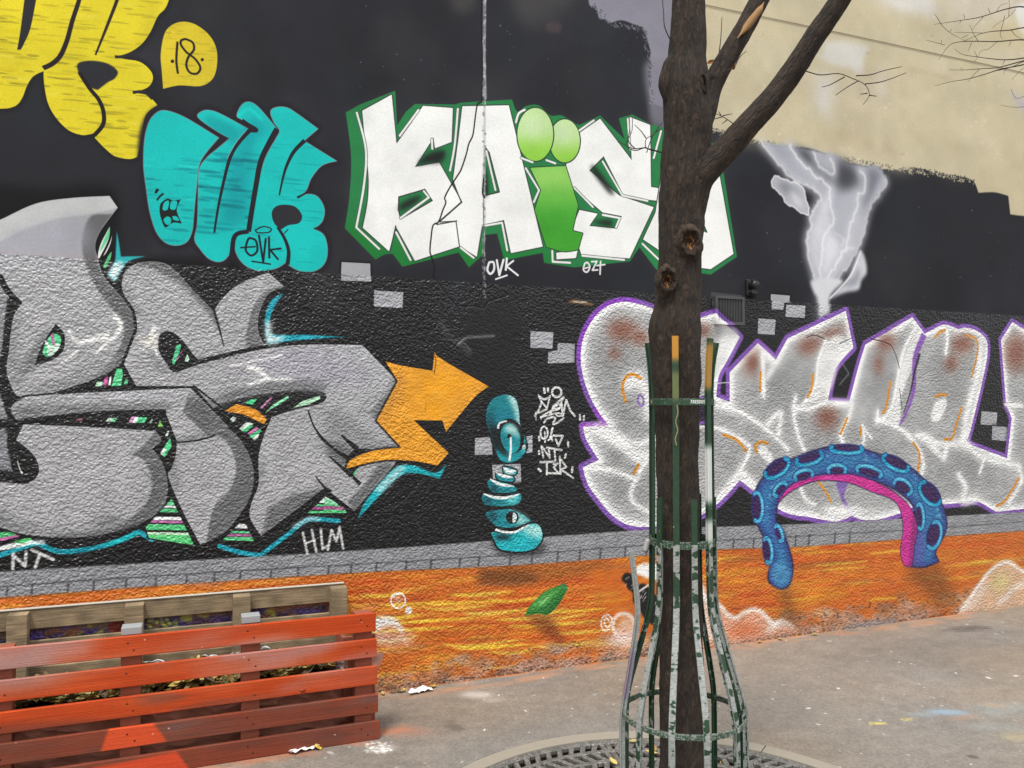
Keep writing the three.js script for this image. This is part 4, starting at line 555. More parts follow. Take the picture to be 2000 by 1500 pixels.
// ---------- ground ----------
const TREE = V(1.655, 0, 1.995), GRATE_R = 1.0, RING_R = 1.085;
{
  const PX0 = -1.6, PZ0 = -0.02, PW = 9.0, PH = 4.5, k = 227, c = canvasOf(Math.round(PW * k), Math.round(PH * k)), g = c.getContext('2d'), r = rng(21);
  const L1 = lattice(61, 61, 31), L2 = lattice(211, 211, 32), L3 = lattice(701, 701, 33), L4 = lattice(17, 17, 34);
  g.fillStyle = '#786f65'; g.fillRect(0, 0, c.width, c.height);
  const img = g.getImageData(0, 0, c.width, c.height), d = img.data;
  for (let j = 0, q = 0; j < c.height; j++) for (let i = 0; i < c.width; i++, q += 4) {
    const n = 1 + 0.08 * (vnoise(L1, i / 90, j / 60) - 0.5) + 0.10 * (vnoise(L2, i / 14, j / 11) - 0.5) + 0.22 * (vnoise(L3, i / 1.7, j / 1.7) - 0.5) + 0.08 * (vnoise(L4, i / 230, j / 150) - 0.5), w = (vnoise(L1, i / 130 + 9, j / 110) - 0.5) * 8;
    d[q] = clamp((d[q] + w) * n, 0, 255); d[q + 1] = clamp(d[q + 1] * n, 0, 255); d[q + 2] = clamp((d[q + 2] - w) * n, 0, 255);
  }
  g.putImageData(img, 0, 0);
  const P = (px, py) => { const p = onGround(px, py); return [(p.x - PX0) * k, (p.z - PZ0) * k]; };
  const blob = (px, py, rx, ry, col, a, b) => { const [x, y] = P(px, py); g.save(); g.globalAlpha = a; if (b) g.filter = `blur(${b}px)`; g.fillStyle = col; g.beginPath(); g.ellipse(x, y, rx * k, ry * k, r() * 0.6, 0, 7); g.fill(); g.restore(); };
  // orange overspray dust along the wall and in front of the planter
  for (let i = 0; i < 260; i++) { const x = (r() * PW) * k, y = Math.pow(r(), 2) * 0.16 * k; g.globalAlpha = 0.16; g.fillStyle = ['#c57a4c', '#a8683f', '#b98a6e'][i % 3]; g.beginPath(); g.ellipse(x, y, 10 + r() * 26, 3 + r() * 7, 0, 0, 7); g.fill(); }
  g.globalAlpha = 1;
  for (let i = 0; i < 90; i++) { const t = r(), px = lerp(340, 800, t), py = lerp(1512, 1428, t) + (r() - 0.6) * 26; blob(px, py, 0.03 + r() * 0.08, 0.012 + r() * 0.02, ['#b8663f', '#a85a3a', '#b98064'][i % 3], 0.16, 2); }
  blob(800, 1430, 0.12, 0.05, '#b9735a', 0.3, 6); blob(745, 1462, 0.07, 0.04, '#d9d6d2', 0.5, 5); for (let i = 0; i < 60; i++) blob(740 + (r() - 0.5) * 50, 1460 + (r() - 0.5) * 22, 0.004 + r() * 0.008, 0.004, '#e8e6e2', 0.7, 0);
  blob(930, 1357, 0.09, 0.05, '#cfcac4', 0.55, 6); blob(965, 1368, 0.07, 0.03, '#bdb6ae', 0.4, 5);
  for (const [x, y, a] of [[885, 1418, 0.05], [895, 1424, 0.04], [880, 1410, 0.03]]) blob(x, y, a, a * 0.6, '#4f463e', 0.55, 2.5);
  blob(1890, 1228, 0.16, 0.05, '#4b4640', 0.5, 5); for (let i = 0; i < 40; i++) blob(1890 + (r() - 0.5) * 90, 1228 + (r() - 0.5) * 12, 0.02 + r() * 0.04, 0.006, '#3e3a35', 0.4, 1); blob(1975, 1234, 0.2, 0.02, '#56504a', 0.4, 4);
  blob(1850, 1391, 0.11, 0.035, '#7fa2be', 0.6, 4); blob(1800, 1396, 0.06, 0.02, '#8aa6b8', 0.45, 4); blob(1960, 1385, 0.2, 0.09, '#7f98a0', 0.32, 10); blob(1950, 1420, 0.16, 0.05, '#8b9a96', 0.3, 8); blob(1880, 1402, 0.1, 0.02, '#b9826a', 0.4, 4); blob(1945, 1378, 0.06, 0.03, '#b08a6a', 0.4, 5); blob(1990, 1440, 0.1, 0.04, '#b5a66e', 0.35, 6);
  for (let i = 0; i < 36; i++) { blob(1715 + (r() - 0.5) * 32, 1413 + (r() - 0.5) * 5, 0.01, 0.004, '#c9bb5c', 0.5, 0.8); blob(1772 + (r() - 0.5) * 24, 1405 + (r() - 0.5) * 6, 0.008, 0.004, '#bfae62', 0.4, 0.8); }
  blob(1900, 1478, 0.025, 0.02, '#4a4540', 0.8, 1);
  for (let i = 0; i < 1500; i++) { g.globalAlpha = 0.3 + r() * 0.55; g.fillStyle = r() < 0.75 ? '#dcd8d0' : ['#4d463f', '#b98f6a', '#8b9a9a'][i % 3]; const s = r() < 0.06 ? 3.2 : 0.7 + r() * 1.2; g.beginPath(); g.ellipse(r() * c.width, r() * c.height, s * (0.8 + r()), s * 0.7, r() * 3, 0, 7); g.fill(); }
  for (let i = 0; i < 90; i++) { g.globalAlpha = 0.25 + 0.25 * r(); g.strokeStyle = '#bdb5aa'; g.lineWidth = 0.8; const x = r() * c.width, y = r() * c.height; g.beginPath(); g.moveTo(x, y); g.lineTo(x + (r() - 0.5) * 40, y + (r() - 0.5) * 14); g.stroke(); }
  g.globalAlpha = 1;
  const tex = canvasTex(c, true, true); tex.repeat.set(1 / PW, 1 / PH); tex.offset.set(-PX0 / PW, 1 + PZ0 / PH);
  const bump = pixelTex(256, 256, (i, j) => 255 * clamp(0.5 + 0.5 * (vnoise(L3, i * 0.7, j * 0.7) - 0.5) + 0.3 * (vnoise(L2, i / 5, j / 5) - 0.5)), false); bump.repeat.set(1.7, 1.7);
  const mat = std({ map: tex, bumpMap: bump, bumpScale: 0.002, roughness: 0.78 });
  // pavement slab with a round well for the tree; its uv are ground metres
  const sh = new THREE.Shape([[-14, -7], [18, -7], [18, 0.3], [-14, 0.3]].map(([x, y]) => new THREE.Vector2(x, y)));
  const hole = new THREE.Path(); hole.absarc(TREE.x, -TREE.z, RING_R, 0, Math.PI * 2, true); sh.holes.push(hole);
  const geo = new THREE.ExtrudeGeometry(sh, { depth: 0.16, bevelEnabled: false, curveSegments: 96 }); geo.rotateX(-Math.PI / 2); geo.translate(0, -0.16, 0);
  const p = geo.attributes.position, uv = geo.attributes.uv; for (let i = 0; i < p.count; i++) uv.setXY(i, p.getX(i), -p.getZ(i));
  structure('pavement', geo, mat);
  structure('ground', new THREE.PlaneGeometry(240, 240).rotateX(-Math.PI / 2).translate(0, -0.165, 60), std({ color: lin(0.07, 0.07, 0.07), roughness: 0.9 }));
}

// ---------- generic leaf shapes ----------
function leafGeo(len, wid, fold) {
  const n = 5, pos = [], idx = [];
  for (let i = 0; i <= n; i++) { const t = i / n, w = wid * Math.pow(Math.sin(Math.PI * clamp(t, 0.04, 0.97)), 0.8) * (1 - 0.3 * t) / 2, x = (t - 0.5) * len, y = fold * (t - 0.5) * (t - 0.5) * 4 * len * 0.3; pos.push(x, y + w * fold, -w, x, y, 0, x, y + w * fold, w); }
  for (let i = 0; i < n; i++) for (const [a, b] of [[0, 1], [1, 2]]) { const q = i * 3; idx.push(q + a, q + b, q + 3 + a, q + b, q + 3 + b, q + 3 + a); }
  const g = new THREE.BufferGeometry(); g.setAttribute('position', new THREE.Float32BufferAttribute(pos, 3)); g.setIndex(idx); g.computeVertexNormals(); return g;
}
const LEAF_COLS = [[0.38, 0.25, 0.06], [0.5, 0.37, 0.1], [0.2, 0.11, 0.04], [0.28, 0.17, 0.05], [0.13, 0.08, 0.035], [0.36, 0.28, 0.1], [0.16, 0.17, 0.05], [0.09, 0.06, 0.03]];
function scatter(name, label, category, n, seed, place, size = 0.06, cols = LEAF_COLS) {
  const r = rng(seed), im = new THREE.InstancedMesh(leafGeo(size, size * 0.52, 0.55), std({ color: 0xffffff, roughness: 0.8, side: THREE.DoubleSide }), n), o = new THREE.Object3D();
  for (let i = 0; i < n; i++) { const [p, tilt, s] = place(r); o.position.copy(p); o.rotation.set((r() - 0.5) * tilt, r() * 7, (r() - 0.5) * tilt); o.scale.setScalar(s * (0.6 + 0.7 * r())); o.updateMatrix(); im.setMatrixAt(i, o.matrix); const c = cols[Math.floor(r() * cols.length)], v = 0.7 + 0.6 * r(); im.setColorAt(i, lin(c[0] * v, c[1] * v, c[2] * v)); }
  im.name = name; im.userData = { kind: 'stuff', label, category }; shade(im); scene.add(im); return im;
}

// ---------- tree grate ----------
{
  const r = rng(41), grate = thing('tree_grate', 'round cast iron tree grate with rows of slots in a pale kerb ring', 'tree grate');
  grate.position.copy(TREE);
  const stone = std({ color: lin(0.25, 0.22, 0.175), roughness: 0.85, bumpMap: pixelTex(128, 128, (() => { const L = lattice(64, 64, 3); return (i, j) => 255 * vnoise(L, i / 2, j / 2); })(), false), bumpScale: 0.002 });
  const ironTex = (() => { const L = lattice(97, 97, 55), M = lattice(31, 31, 56); const t = pixelTex(512, 512, (i, j) => { const v = vnoise(L, i / 5, j / 5), w = vnoise(M, i / 17, j / 17), s = 74 + 34 * v + 30 * w + (v > 0.86 ? 34 : 0); return [s * 1.02, s, s * 0.96]; }); t.repeat.set(2, 2); return t; })();
  const iron = std({ map: ironTex, roughness: 0.6, metalness: 0.35 });
  // kerb ring in four lengths with open joints
  for (let q = 0; q < 4; q++) {
    const a0 = q * Math.PI / 2 + 0.62 + 0.006, a1 = (q + 1) * Math.PI / 2 + 0.62 - 0.006, s = new THREE.Shape(); s.absarc(0, 0, RING_R - 0.008, a0, a1, false); s.absarc(0, 0, GRATE_R + 0.006, a1, a0, true);
    const g = new THREE.ExtrudeGeometry(s, { depth: 0.12, bevelEnabled: true, bevelSize: 0.004, bevelThickness: 0.004, bevelSegments: 2, curveSegments: 40 }); g.rotateX(-Math.PI / 2); g.translate(0, -0.121, 0); part('kerb_stone', g, stone, grate);
  }
  const rows = [[0.25, 0.3], [0.375, 0.4], [0.475, 0.5], [0.575, 0.6], [0.675, 0.7], [0.775, 0.8], [0.875, 0.9], [0.965, 1.0]], top = -0.004, th = 0.02;
  for (let q = 0; q < 4; q++) {
    const A0 = q * Math.PI / 2 + 0.2, A1 = A0 + Math.PI / 2, gs = [];
    for (const [a, b] of rows) { const s = new THREE.Shape(); const e = 0.004 / b; s.absarc(0, 0, b - 0.002, A0 + e, A1 - e, false); s.absarc(0, 0, a, A1 - e, A0 + e, true); const g = new THREE.ExtrudeGeometry(s, { depth: th - 0.004, bevelEnabled: true, bevelSize: 0.002, bevelThickness: 0.002, bevelSegments: 1, curveSegments: 24 }); g.rotateX(-Math.PI / 2); g.translate(0, top - th + 0.002, 0); gs.push(g); }
    for (let i = 0; i + 1 < rows.length; i++) {
      const ra = rows[i][1] - 0.004, rb = rows[i + 1][0] + 0.004, rm = (ra + rb) / 2, n = Math.round(rm * Math.PI / 2 / 0.058), w = 0.024;
      for (let k = 0; k <= n; k++) { const a = A0 + (A1 - A0) * (k / n) + (k === 0 ? 0.5 : k === n ? -0.5 : 0) * (w + 0.004) / rm, slant = k === 0 || k === n ? 0 : 0.035 * (i % 2 ? 1 : -1); const len = Math.hypot(rb - ra, slant) + 0.004, b = new RoundedBoxGeometry(len, th - 0.003, w, 1, 0.003); b.rotateY(Math.atan2(slant, rb - ra)); b.translate(rm, top - th / 2 - 0.001, 0); b.rotateY(-a + Math.PI * 2); b.scale(1, 1, 1); gs.push(b.index ? b.toNonIndexed() : b); }
    }
    for (const g of gs) for (const n of Object.keys(g.attributes)) if (!['position', 'normal', 'uv'].includes(n)) g.deleteAttribute(n);
    const m = mergeGeometries(gs); const p = m.attributes.position, uv = m.attributes.uv; for (let i = 0; i < p.count; i++) uv.setXY(i, p.getX(i), p.getZ(i)); // the flat plate's own metres
    part('grate_quarter', m, iron, grate);
  }
  const soil = new THREE.CircleGeometry(RING_R - 0.002, 48).rotateX(-Math.PI / 2); const s = structure('soil', soil, std({ color: lin(0.035, 0.027, 0.02), roughness: 1 })); s.position.set(TREE.x, -0.085, TREE.z);
  const disc = (rr, y0, dy) => (r) => { const a = r() * 6.283, d = Math.sqrt(r()) * rr; return [V(TREE.x + Math.cos(a) * d, y0 + r() * dy, TREE.z + Math.sin(a) * d), 0.9, 1]; };
  scatter('leaf_litter', 'brown fallen leaves lying in the well under the tree grate', 'leaf litter', 900, 61, disc(0.98, -0.075, 0.03), 0.055);
  const rl = rng(62);
  for (const [px, py, col] of [[1278, 1462, 0.5], [1272, 1470, 0], [1198, 1488, 1], [1240, 1448, 2]]) { const p = onGround(px, py, 0.004); const m = part('fallen_leaf', leafGeo(0.055, 0.03, 0.35), std({ color: lin(...LEAF_COLS[[1, 0, 3, 5][Math.floor(rl() * 4)]]), side: THREE.DoubleSide })); m.position.copy(p); m.rotation.set(0.1, rl() * 6, 0.1); tag(m, 'single dry leaf lying on the iron tree grate', 'leaf', 'leaves on the tree grate'); }
}

// ---------- bark and limbs ----------
const barkMaps = (() => {
  const w = 512, h = 1024, A = lattice(64, 20, 71), B = lattice(128, 60, 72), C = lattice(32, 10, 73), D = lattice(256, 512, 74), E = lattice(24, 40, 75);
  const hgt = (i, j) => { const wob = (vnoise(C, i / 16, j / 102.4) - 0.5) * 26; const a = vnoise(A, (i + wob) / 8, j / 51.2), b = vnoise(B, (i + wob) / 4, j / 17.07), d = vnoise(D, i / 2, j / 2); return 0.5 * a + 0.33 * b + 0.17 * d; };
  const bump = pixelTex(w, h, (i, j) => 255 * sstep(0.2, 0.8, hgt(i, j)), false);
  const map = pixelTex(w, h, (i, j) => { const v = hgt(i, j), e = vnoise(E, i / 21.33, j / 25.6), t = sstep(0.25, 0.75, v), k = 0.78 + 0.34 * t + 0.5 * (e - 0.5); return [49 * k, 38 * k, 29 * k]; });
  return { map, bump };
})();
const bark = std({ map: barkMaps.map, bumpMap: barkMaps.bump, bumpScale: 0.005, roughness: 0.9 });
// a limb through points [p, radius]: rings with lumps, uv in metres
function limbGeo(pts, seed, lump = 0.12, seg = 28, step = 0.015) {
  const curve = new THREE.CatmullRomCurve3(pts.map((q) => q[0]), false, 'centripetal'), L = curve.getLength(), n = Math.max(4, Math.round(L / step)), pos = [], uv = [], idx = [];
  let nx = V(1, 0, 0.2).normalize(); const rep = Math.max(1, Math.round(Math.max(...pts.map((q) => q[1])) * 6.3 / 0.3));
  const cum = [0]; for (let i = 1; i < pts.length; i++) cum.push(cum[i - 1] + pts[i][0].distanceTo(pts[i - 1][0])); const tot = cum.at(-1);
  for (let i = 0; i <= n; i++) {
    const t = i / n, c = curve.getPointAt(t), T = curve.getTangentAt(t); nx.addScaledVector(T, -nx.dot(T)).normalize(); const bx = V(0, 0, 0).crossVectors(T, nx);
    let s = t * tot, k = 0; while (k < pts.length - 2 && cum[k + 1] < s) k++; const f = clamp((s - cum[k]) / (cum[k + 1] - cum[k])), rad = lerp(pts[k][1], pts[k + 1][1], f * f * (3 - 2 * f));
    for (let j = 0; j <= seg; j++) {
      const a = (j % seg) / seg * 2 * Math.PI, d = nx.clone().multiplyScalar(Math.cos(a)).addScaledVector(bx, Math.sin(a)), q = c.clone().addScaledVector(d, rad), k1 = noise3(q.x * 9 + seed, q.y * 5, q.z * 9), k2 = noise3(q.x * 28, q.y * 9 + seed, q.z * 28), k3 = noise3(q.x * 70, q.y * 22, q.z * 70 + seed);
      const p = c.clone().addScaledVector(d, rad * (1 + lump * (0.6 * k1 + 0.35 * k2 + 0.16 * k3))); pos.push(p.x, p.y, p.z); uv.push(j / seg * rep, s / 0.6);
    }
  }
  for (let i = 0; i < n; i++) for (let j = 0; j < seg; j++) { const a = i * (seg + 1) + j, b = a + seg + 1; idx.push(a, a + 1, b, a + 1, b + 1, b); }
  const end = pts.at(-1)[0], base = pos.length / 3; pos.push(end.x, end.y, end.z); uv.push(0.5, tot / 0.6); for (let j = 0; j < seg; j++) idx.push(n * (seg + 1) + j, n * (seg + 1) + j + 1, base);
  const g = new THREE.BufferGeometry(); g.setAttribute('position', new THREE.Float32BufferAttribute(pos, 3)); g.setAttribute('uv', new THREE.Float32BufferAttribute(uv, 2)); g.setIndex(idx); g.computeVertexNormals(); return g;
}
// thin bare twigs: lists of points with a radius that tapers off
const twigGeo = (lists, r0, r1) => mergeGeometries(lists.map((l) => { const c = new THREE.CatmullRomCurve3(l, false, 'centripetal'), n = l.length * 4, g = new THREE.TubeGeometry(c, n, 1, 5), p = g.attributes.position, q = V(0, 0, 0); for (let i = 0; i <= n; i++) { const o = c.getPointAt(i / n), rr = lerp(r0, r1, i / n); for (let j = 0; j <= 5; j++) { const k = i * 6 + j; q.fromBufferAttribute(p, k).sub(o).setLength(rr).add(o); p.setXYZ(k, q.x, q.y, q.z); } } g.computeVertexNormals(); return g; }));
const twigMat = std({ color: lin(0.05, 0.04, 0.032), roughness: 0.9 });

// ---------- the street tree ----------
const TD = 2.9;
{
  const tree = thing('street_tree', 'bare young street tree with dark bark and two pruned side limbs inside a metal guard', 'tree');
  const K = TD / FOCAL, at = (px, py, dz = 0) => atDepth(px, py, TD + dz), R = (w) => w * K / 2;
  const trunk = [[V(TREE.x - 0.012, -0.12, TREE.z), 0.086], [V(TREE.x - 0.008, 0.1, TREE.z), 0.083], [at(1331, 1300), R(84)], [at(1329, 1120), R(76)], [at(1324, 940), R(80)], [at(1322, 800), R(86)], [at(1320, 700), R(95)], [at(1319, 645), R(101)], [at(1323, 590), R(88)], [at(1328, 510), R(84)], [at(1331, 420), R(88)], [at(1338, 330), R(92)], [at(1343, 240), R(92)], [at(1340, 170), R(90)], [at(1343, 100), R(72)], [at(1345, 0), R(64)], [at(1348, -160), R(60)], [at(1352, -420), R(50)], [at(1360, -700), R(30)]];
  part('trunk', limbGeo(trunk, 1.3, 0.07, 64, 0.01), bark, tree);
  const limbLow = part('limb', limbGeo([[at(1335, 470, 0.01), R(50)], [at(1350, 400, -0.01), R(62)], [at(1366, 350, -0.03), R(56)], [at(1410, 300, -0.05), R(52)], [at(1470, 235, -0.08), R(46)], [at(1530, 165, -0.1), R(44)], [at(1580, 90, -0.14), R(40)], [at(1640, 0, -0.18), R(37)], [at(1740, -150, -0.25), R(33)], [at(1880, -420, -0.4), R(24)], [at(1960, -700, -0.5), R(12)]], 4.1, 0.07, 40), bark, tree);
  const limbHigh = part('limb', limbGeo([[at(1360, 270), R(44)], [at(1376, 215, 0.02), R(46)], [at(1392, 165, 0.03), R(42)], [at(1428, 100, 0.04), R(40)], [at(1460, 45, 0.05), R(38)], [at(1488, -10, 0.06), R(38)], [at(1540, -140, 0.1), R(34)], [at(1600, -420, 0.15), R(22)], [at(1630, -640, 0.18), R(10)]], 7.7, 0.08, 36), bark, tree);
  part('burl', limbGeo([[at(1318, 215, -0.02), R(8)], [at(1308, 190, -0.02), R(26)], [at(1303, 165, -0.02), R(34)], [at(1308, 130, -0.02), R(28)], [at(1322, 95, -0.02), R(8)]], 9.2, 0.1, 24), bark, tree);
  // healed pruning scars: raised rim round a splintered hollow
  const scarWood = std({ map: pixelTex(64, 64, (() => { const L = lattice(32, 8, 81); return (i, j) => { const v = vnoise(L, i / 2, j / 8); return v > 0.7 ? [140, 98, 58] : [70 * v + 30, 50 * v + 20, 36 * v + 12]; }; })()), roughness: 0.95 });
  const rimMat = std({ map: barkMaps.map, color: lin(1.5, 1.45, 1.4), bumpMap: barkMaps.bump, bumpScale: 0.004, roughness: 0.9 });
  const scar = (px, py, w, h, r0, seed) => {
    const c = at(px, py, -r0), prof = [[1.35, -0.012], [1.15, 0.0], [1.0, 0.013], [0.85, 0.019], [0.7, 0.013], [0.55, 0.002]], n = 30, pos = [], uv = [], idx = [];
    for (let i = 0; i < prof.length; i++) for (let j = 0; j <= n; j++) { const a = (j % n) / n * 6.283, k = 1 + 0.16 * noise3(Math.cos(a) * 1.6 + seed, Math.sin(a) * 1.6, i * 0.4), d = prof[i][1] * (1 + 0.5 * noise3(Math.cos(a) * 2, Math.sin(a) * 2, seed + i)); pos.push(Math.cos(a) * prof[i][0] * w * k, Math.sin(a) * prof[i][0] * h * k, d); uv.push(j / n, i / 12); }
    for (let i = 0; i + 1 < prof.length; i++) for (let j = 0; j < n; j++) { const a = i * (n + 1) + j, b = a + n + 1; idx.push(a, a + 1, b, a + 1, b + 1, b); }
    const g = new THREE.BufferGeometry(); g.setAttribute('position', new THREE.Float32BufferAttribute(pos, 3)); g.setAttribute('uv', new THREE.Float32BufferAttribute(uv, 2)); g.setIndex(idx); g.computeVertexNormals();
    const m = part('pruning_scar', g, rimMat, tree); m.position.copy(c); m.lookAt(c.clone().sub(FWD)); m.rotation.z = 0.1;
    const hp = [], hi = []; for (let i = 0; i <= 6; i++) for (let j = 0; j <= n; j++) { const a = (j % n) / n * 6.283, q = i / 6 * 0.62, k = 1 + 0.16 * noise3(Math.cos(a) * 1.6 + seed, Math.sin(a) * 1.6, 2); hp.push(Math.cos(a) * q * w * k, Math.sin(a) * q * h * k, lerp(-0.012, 0.004, i / 6) + 0.008 * noise3(Math.cos(a) * q * 9, Math.sin(a) * q * 3, seed)); }
    for (let i = 0; i < 6; i++) for (let j = 0; j < n; j++) { const a = i * (n + 1) + j, b = a + n + 1; hi.push(a, b, a + 1, a + 1, b, b + 1); }
    const hg = new THREE.BufferGeometry(); hg.setAttribute('position', new THREE.Float32BufferAttribute(hp, 3)); const hu = []; for (let i = 0; i < hp.length; i += 3) hu.push(hp[i] * 16, hp[i + 1] * 16); hg.setAttribute('uv', new THREE.Float32BufferAttribute(hu, 2)); hg.setIndex(hi); hg.computeVertexNormals(); part('splintered_hollow', hg, scarWood, m);
  };
  scar(1347, 472, R(40), R(56), 0.083, 2.2); scar(1303, 548, R(34), R(50), 0.076, 6.1); scar(1372, 165, R(14), R(40), 0.06, 3.4);
  // bark torn from the upper limb
  { const g = limbGeo([[at(1440, 75, -0.01), 0.002], [at(1462, 48, 0.012), 0.014], [at(1482, 22, 0.015), 0.012], [at(1492, 5, 0.02), 0.002]], 3.3, 0.3, 12, 0.008); part('torn_wood', g, std({ color: lin(0.3, 0.17, 0.07), roughness: 0.95 }), limbHigh); }
  const tw = (l, dz = 0) => l.map(([x, y], i) => at(x, y, dz + 0.012 * Math.sin(i * 2.1 + x)));
  const sets = [
    [[[1548, 148], [1560, 140], [1572, 139], [1600, 146], [1640, 144], [1662, 152], [1690, 166], [1698, 186], [1686, 204]], [[1572, 139], [1582, 128]], [[1672, 148], [1700, 146], [1726, 138], [1762, 130]], [[1690, 164], [1720, 160], [1745, 152], [1770, 142]], [[1676, 158], [1655, 170], [1632, 186]], [[1650, 150], [1620, 166], [1605, 170]], [[1694, 182], [1680, 184]], [[1698, 186], [1712, 188]]],
    [[[1444, 252], [1430, 240], [1412, 228], [1398, 222]], [[1412, 228], [1388, 234]], [[1420, 234], [1410, 242]], [[1408, 226], [1404, 218]], [[1412, 226], [1430, 222]]],
    [[[1296, 298], [1274, 292], [1262, 288], [1262, 272], [1278, 262], [1290, 250]], [[1262, 288], [1236, 290], [1208, 276]], [[1240, 290], [1228, 276], [1230, 250]], [[1262, 270], [1252, 256], [1240, 244]], [[1278, 262], [1286, 248], [1294, 240]]],
    [[[1308, 76], [1298, 52], [1296, 24], [1294, 0], [1292, -60]]], [[[1404, 108], [1408, 72], [1410, 34]]], [[[1436, 128], [1446, 110], [1458, 100]], [[1420, 138], [1436, 130]]],
  ];
  sets.forEach((s, i) => part('twig', twigGeo(s.map((l) => tw(l, i === 0 ? -0.1 : i === 1 ? -0.06 : -0.02)), 0.0022, 0.0011), twigMat, i < 2 ? limbLow : i > 3 ? limbHigh : tree));
  for (const [x, y, a] of [[1436, 130, 0.5], [1388, 122, -0.7]]) { const m = part('withered_leaf', leafGeo(0.026, 0.018, 0.8), std({ color: lin(0.3, 0.12, 0.03), side: THREE.DoubleSide, roughness: 0.8 }), limbHigh); m.position.copy(at(x, y, -0.02)); m.rotation.set(1.3, 0.4, a + 1.4); }
}

// ---------- neighbouring tree: its trunk stands outside the picture, its twigs hang in ----------
{
  const t2 = thing('street_tree', 'bare tree whose thin twigs hang in front of the beige plaster', 'tree'), o = V(6.6, 0, 2.05), D2 = 5.0, at = (px, py, dz = 0) => atDepth(px, py, D2 + dz), r = rng(91);
  part('trunk', limbGeo([[V(o.x, -0.1, o.z), 0.12], [V(o.x, 1.2, o.z), 0.1], [V(o.x + 0.03, 2.4, o.z), 0.095], [V(o.x, 3.6, o.z), 0.08], [V(o.x - 0.04, 4.8, o.z), 0.06], [V(o.x, 6.4, o.z), 0.03]], 2.6, 0.07, 28, 0.04), bark, t2);
  const limbs = [];
  limbs[0] = part('limb', limbGeo([[V(o.x, 3.3, o.z), 0.05], [V(o.x - 0.6, 3.75, o.z - 0.1), 0.035], [at(2160, 70), 0.02], [at(2060, 60), 0.012]], 5.6, 0.06, 16, 0.04), bark, t2);
  limbs[1] = part('limb', limbGeo([[V(o.x, 3.0, o.z), 0.045], [V(o.x - 0.6, 3.45, o.z), 0.03], [at(2180, 130), 0.018], [at(2070, 115), 0.01]], 6.6, 0.06, 16, 0.04), bark, t2);
  const Z = (l) => l.map(([x, y]) => [1700 + x * 0.15, y * 0.15]);
  const main = [[[2600, 380], [2000, 90], [1800, 110], [1600, 170], [1440, 220], [1180, 265], [830, 318]], [[2600, 420], [2000, 360], [1830, 390], [1560, 412], [1400, 455], [1210, 540]], [[2600, 600], [2000, 518], [1640, 540], [1210, 540], [1030, 585], [970, 660], [885, 780]], [[2600, 620], [2000, 755], [1760, 778], [1580, 765], [1390, 740], [1190, 705], [1100, 640]], [[2600, 650], [2000, 840], [1700, 900], [1480, 970], [1260, 1030], [1060, 1062], [840, 1115]], [[2600, 630], [2000, 790], [1650, 880], [1440, 895], [1240, 910], [1030, 910]], [[2600, 640], [2000, 800], [1820, 880], [1660, 920]]];
  const side = [[[1470, 220], [1370, 330], [1320, 390]], [[1180, 265], [1160, 315]], [[910, 300], [870, 230], [830, 180]], [[910, 305], [980, 380], [1060, 440], [1170, 500], [1240, 535]], [[1890, 120], [1800, 220], [1680, 290], [1580, 370]], [[1750, 200], [1720, 330], [1690, 450], [1720, 510]], [[1830, 390], [1900, 470], [2000, 520]], [[1490, 430], [1300, 425], [1090, 420]], [[1320, 550], [1270, 670]], [[1650, 545], [1530, 640], [1440, 665], [1400, 740], [1360, 800]], [[1830, 540], [1800, 605]], [[1390, 740], [1350, 660]], [[1750, 780], [1720, 850]], [[1420, 900], [1340, 980], [1270, 1070]], [[1770, 890], [1730, 965]], [[2000, 880], [1930, 940], [1840, 1040]], [[1400, 530], [1350, 450], [1290, 320]], [[1560, 170], [1530, 100]], [[1640, 150], [1700, 70], [1790, 40]], [[1800, 210], [1810, 60], [1800, -30]], [[1230, 235], [1210, 180]], [[1040, 410], [1055, 375]], [[1200, 490], [1280, 450]], [[925, 560], [925, 520]], [[970, 585], [720, 520]], [[2100, 1350], [1990, 1390], [1870, 1395], [1700, 1370]], [[2100, 1200], [1900, 1280], [1830, 1160]]];
  for (const [k, l] of main.entries()) part('twig', twigGeo([Z(l).map(([x, y], i) => at(x, y, 0.02 * Math.sin(i * 3 + y)))], 0.006, 0.0011), twigMat, limbs[k < 2 ? 0 : 1]);
  part('twig', twigGeo(side.map((l, k) => Z(l).map(([x, y], i) => at(x, y, 0.03 * Math.sin(k + i)))), 0.0018, 0.0009), twigMat, t2);
}

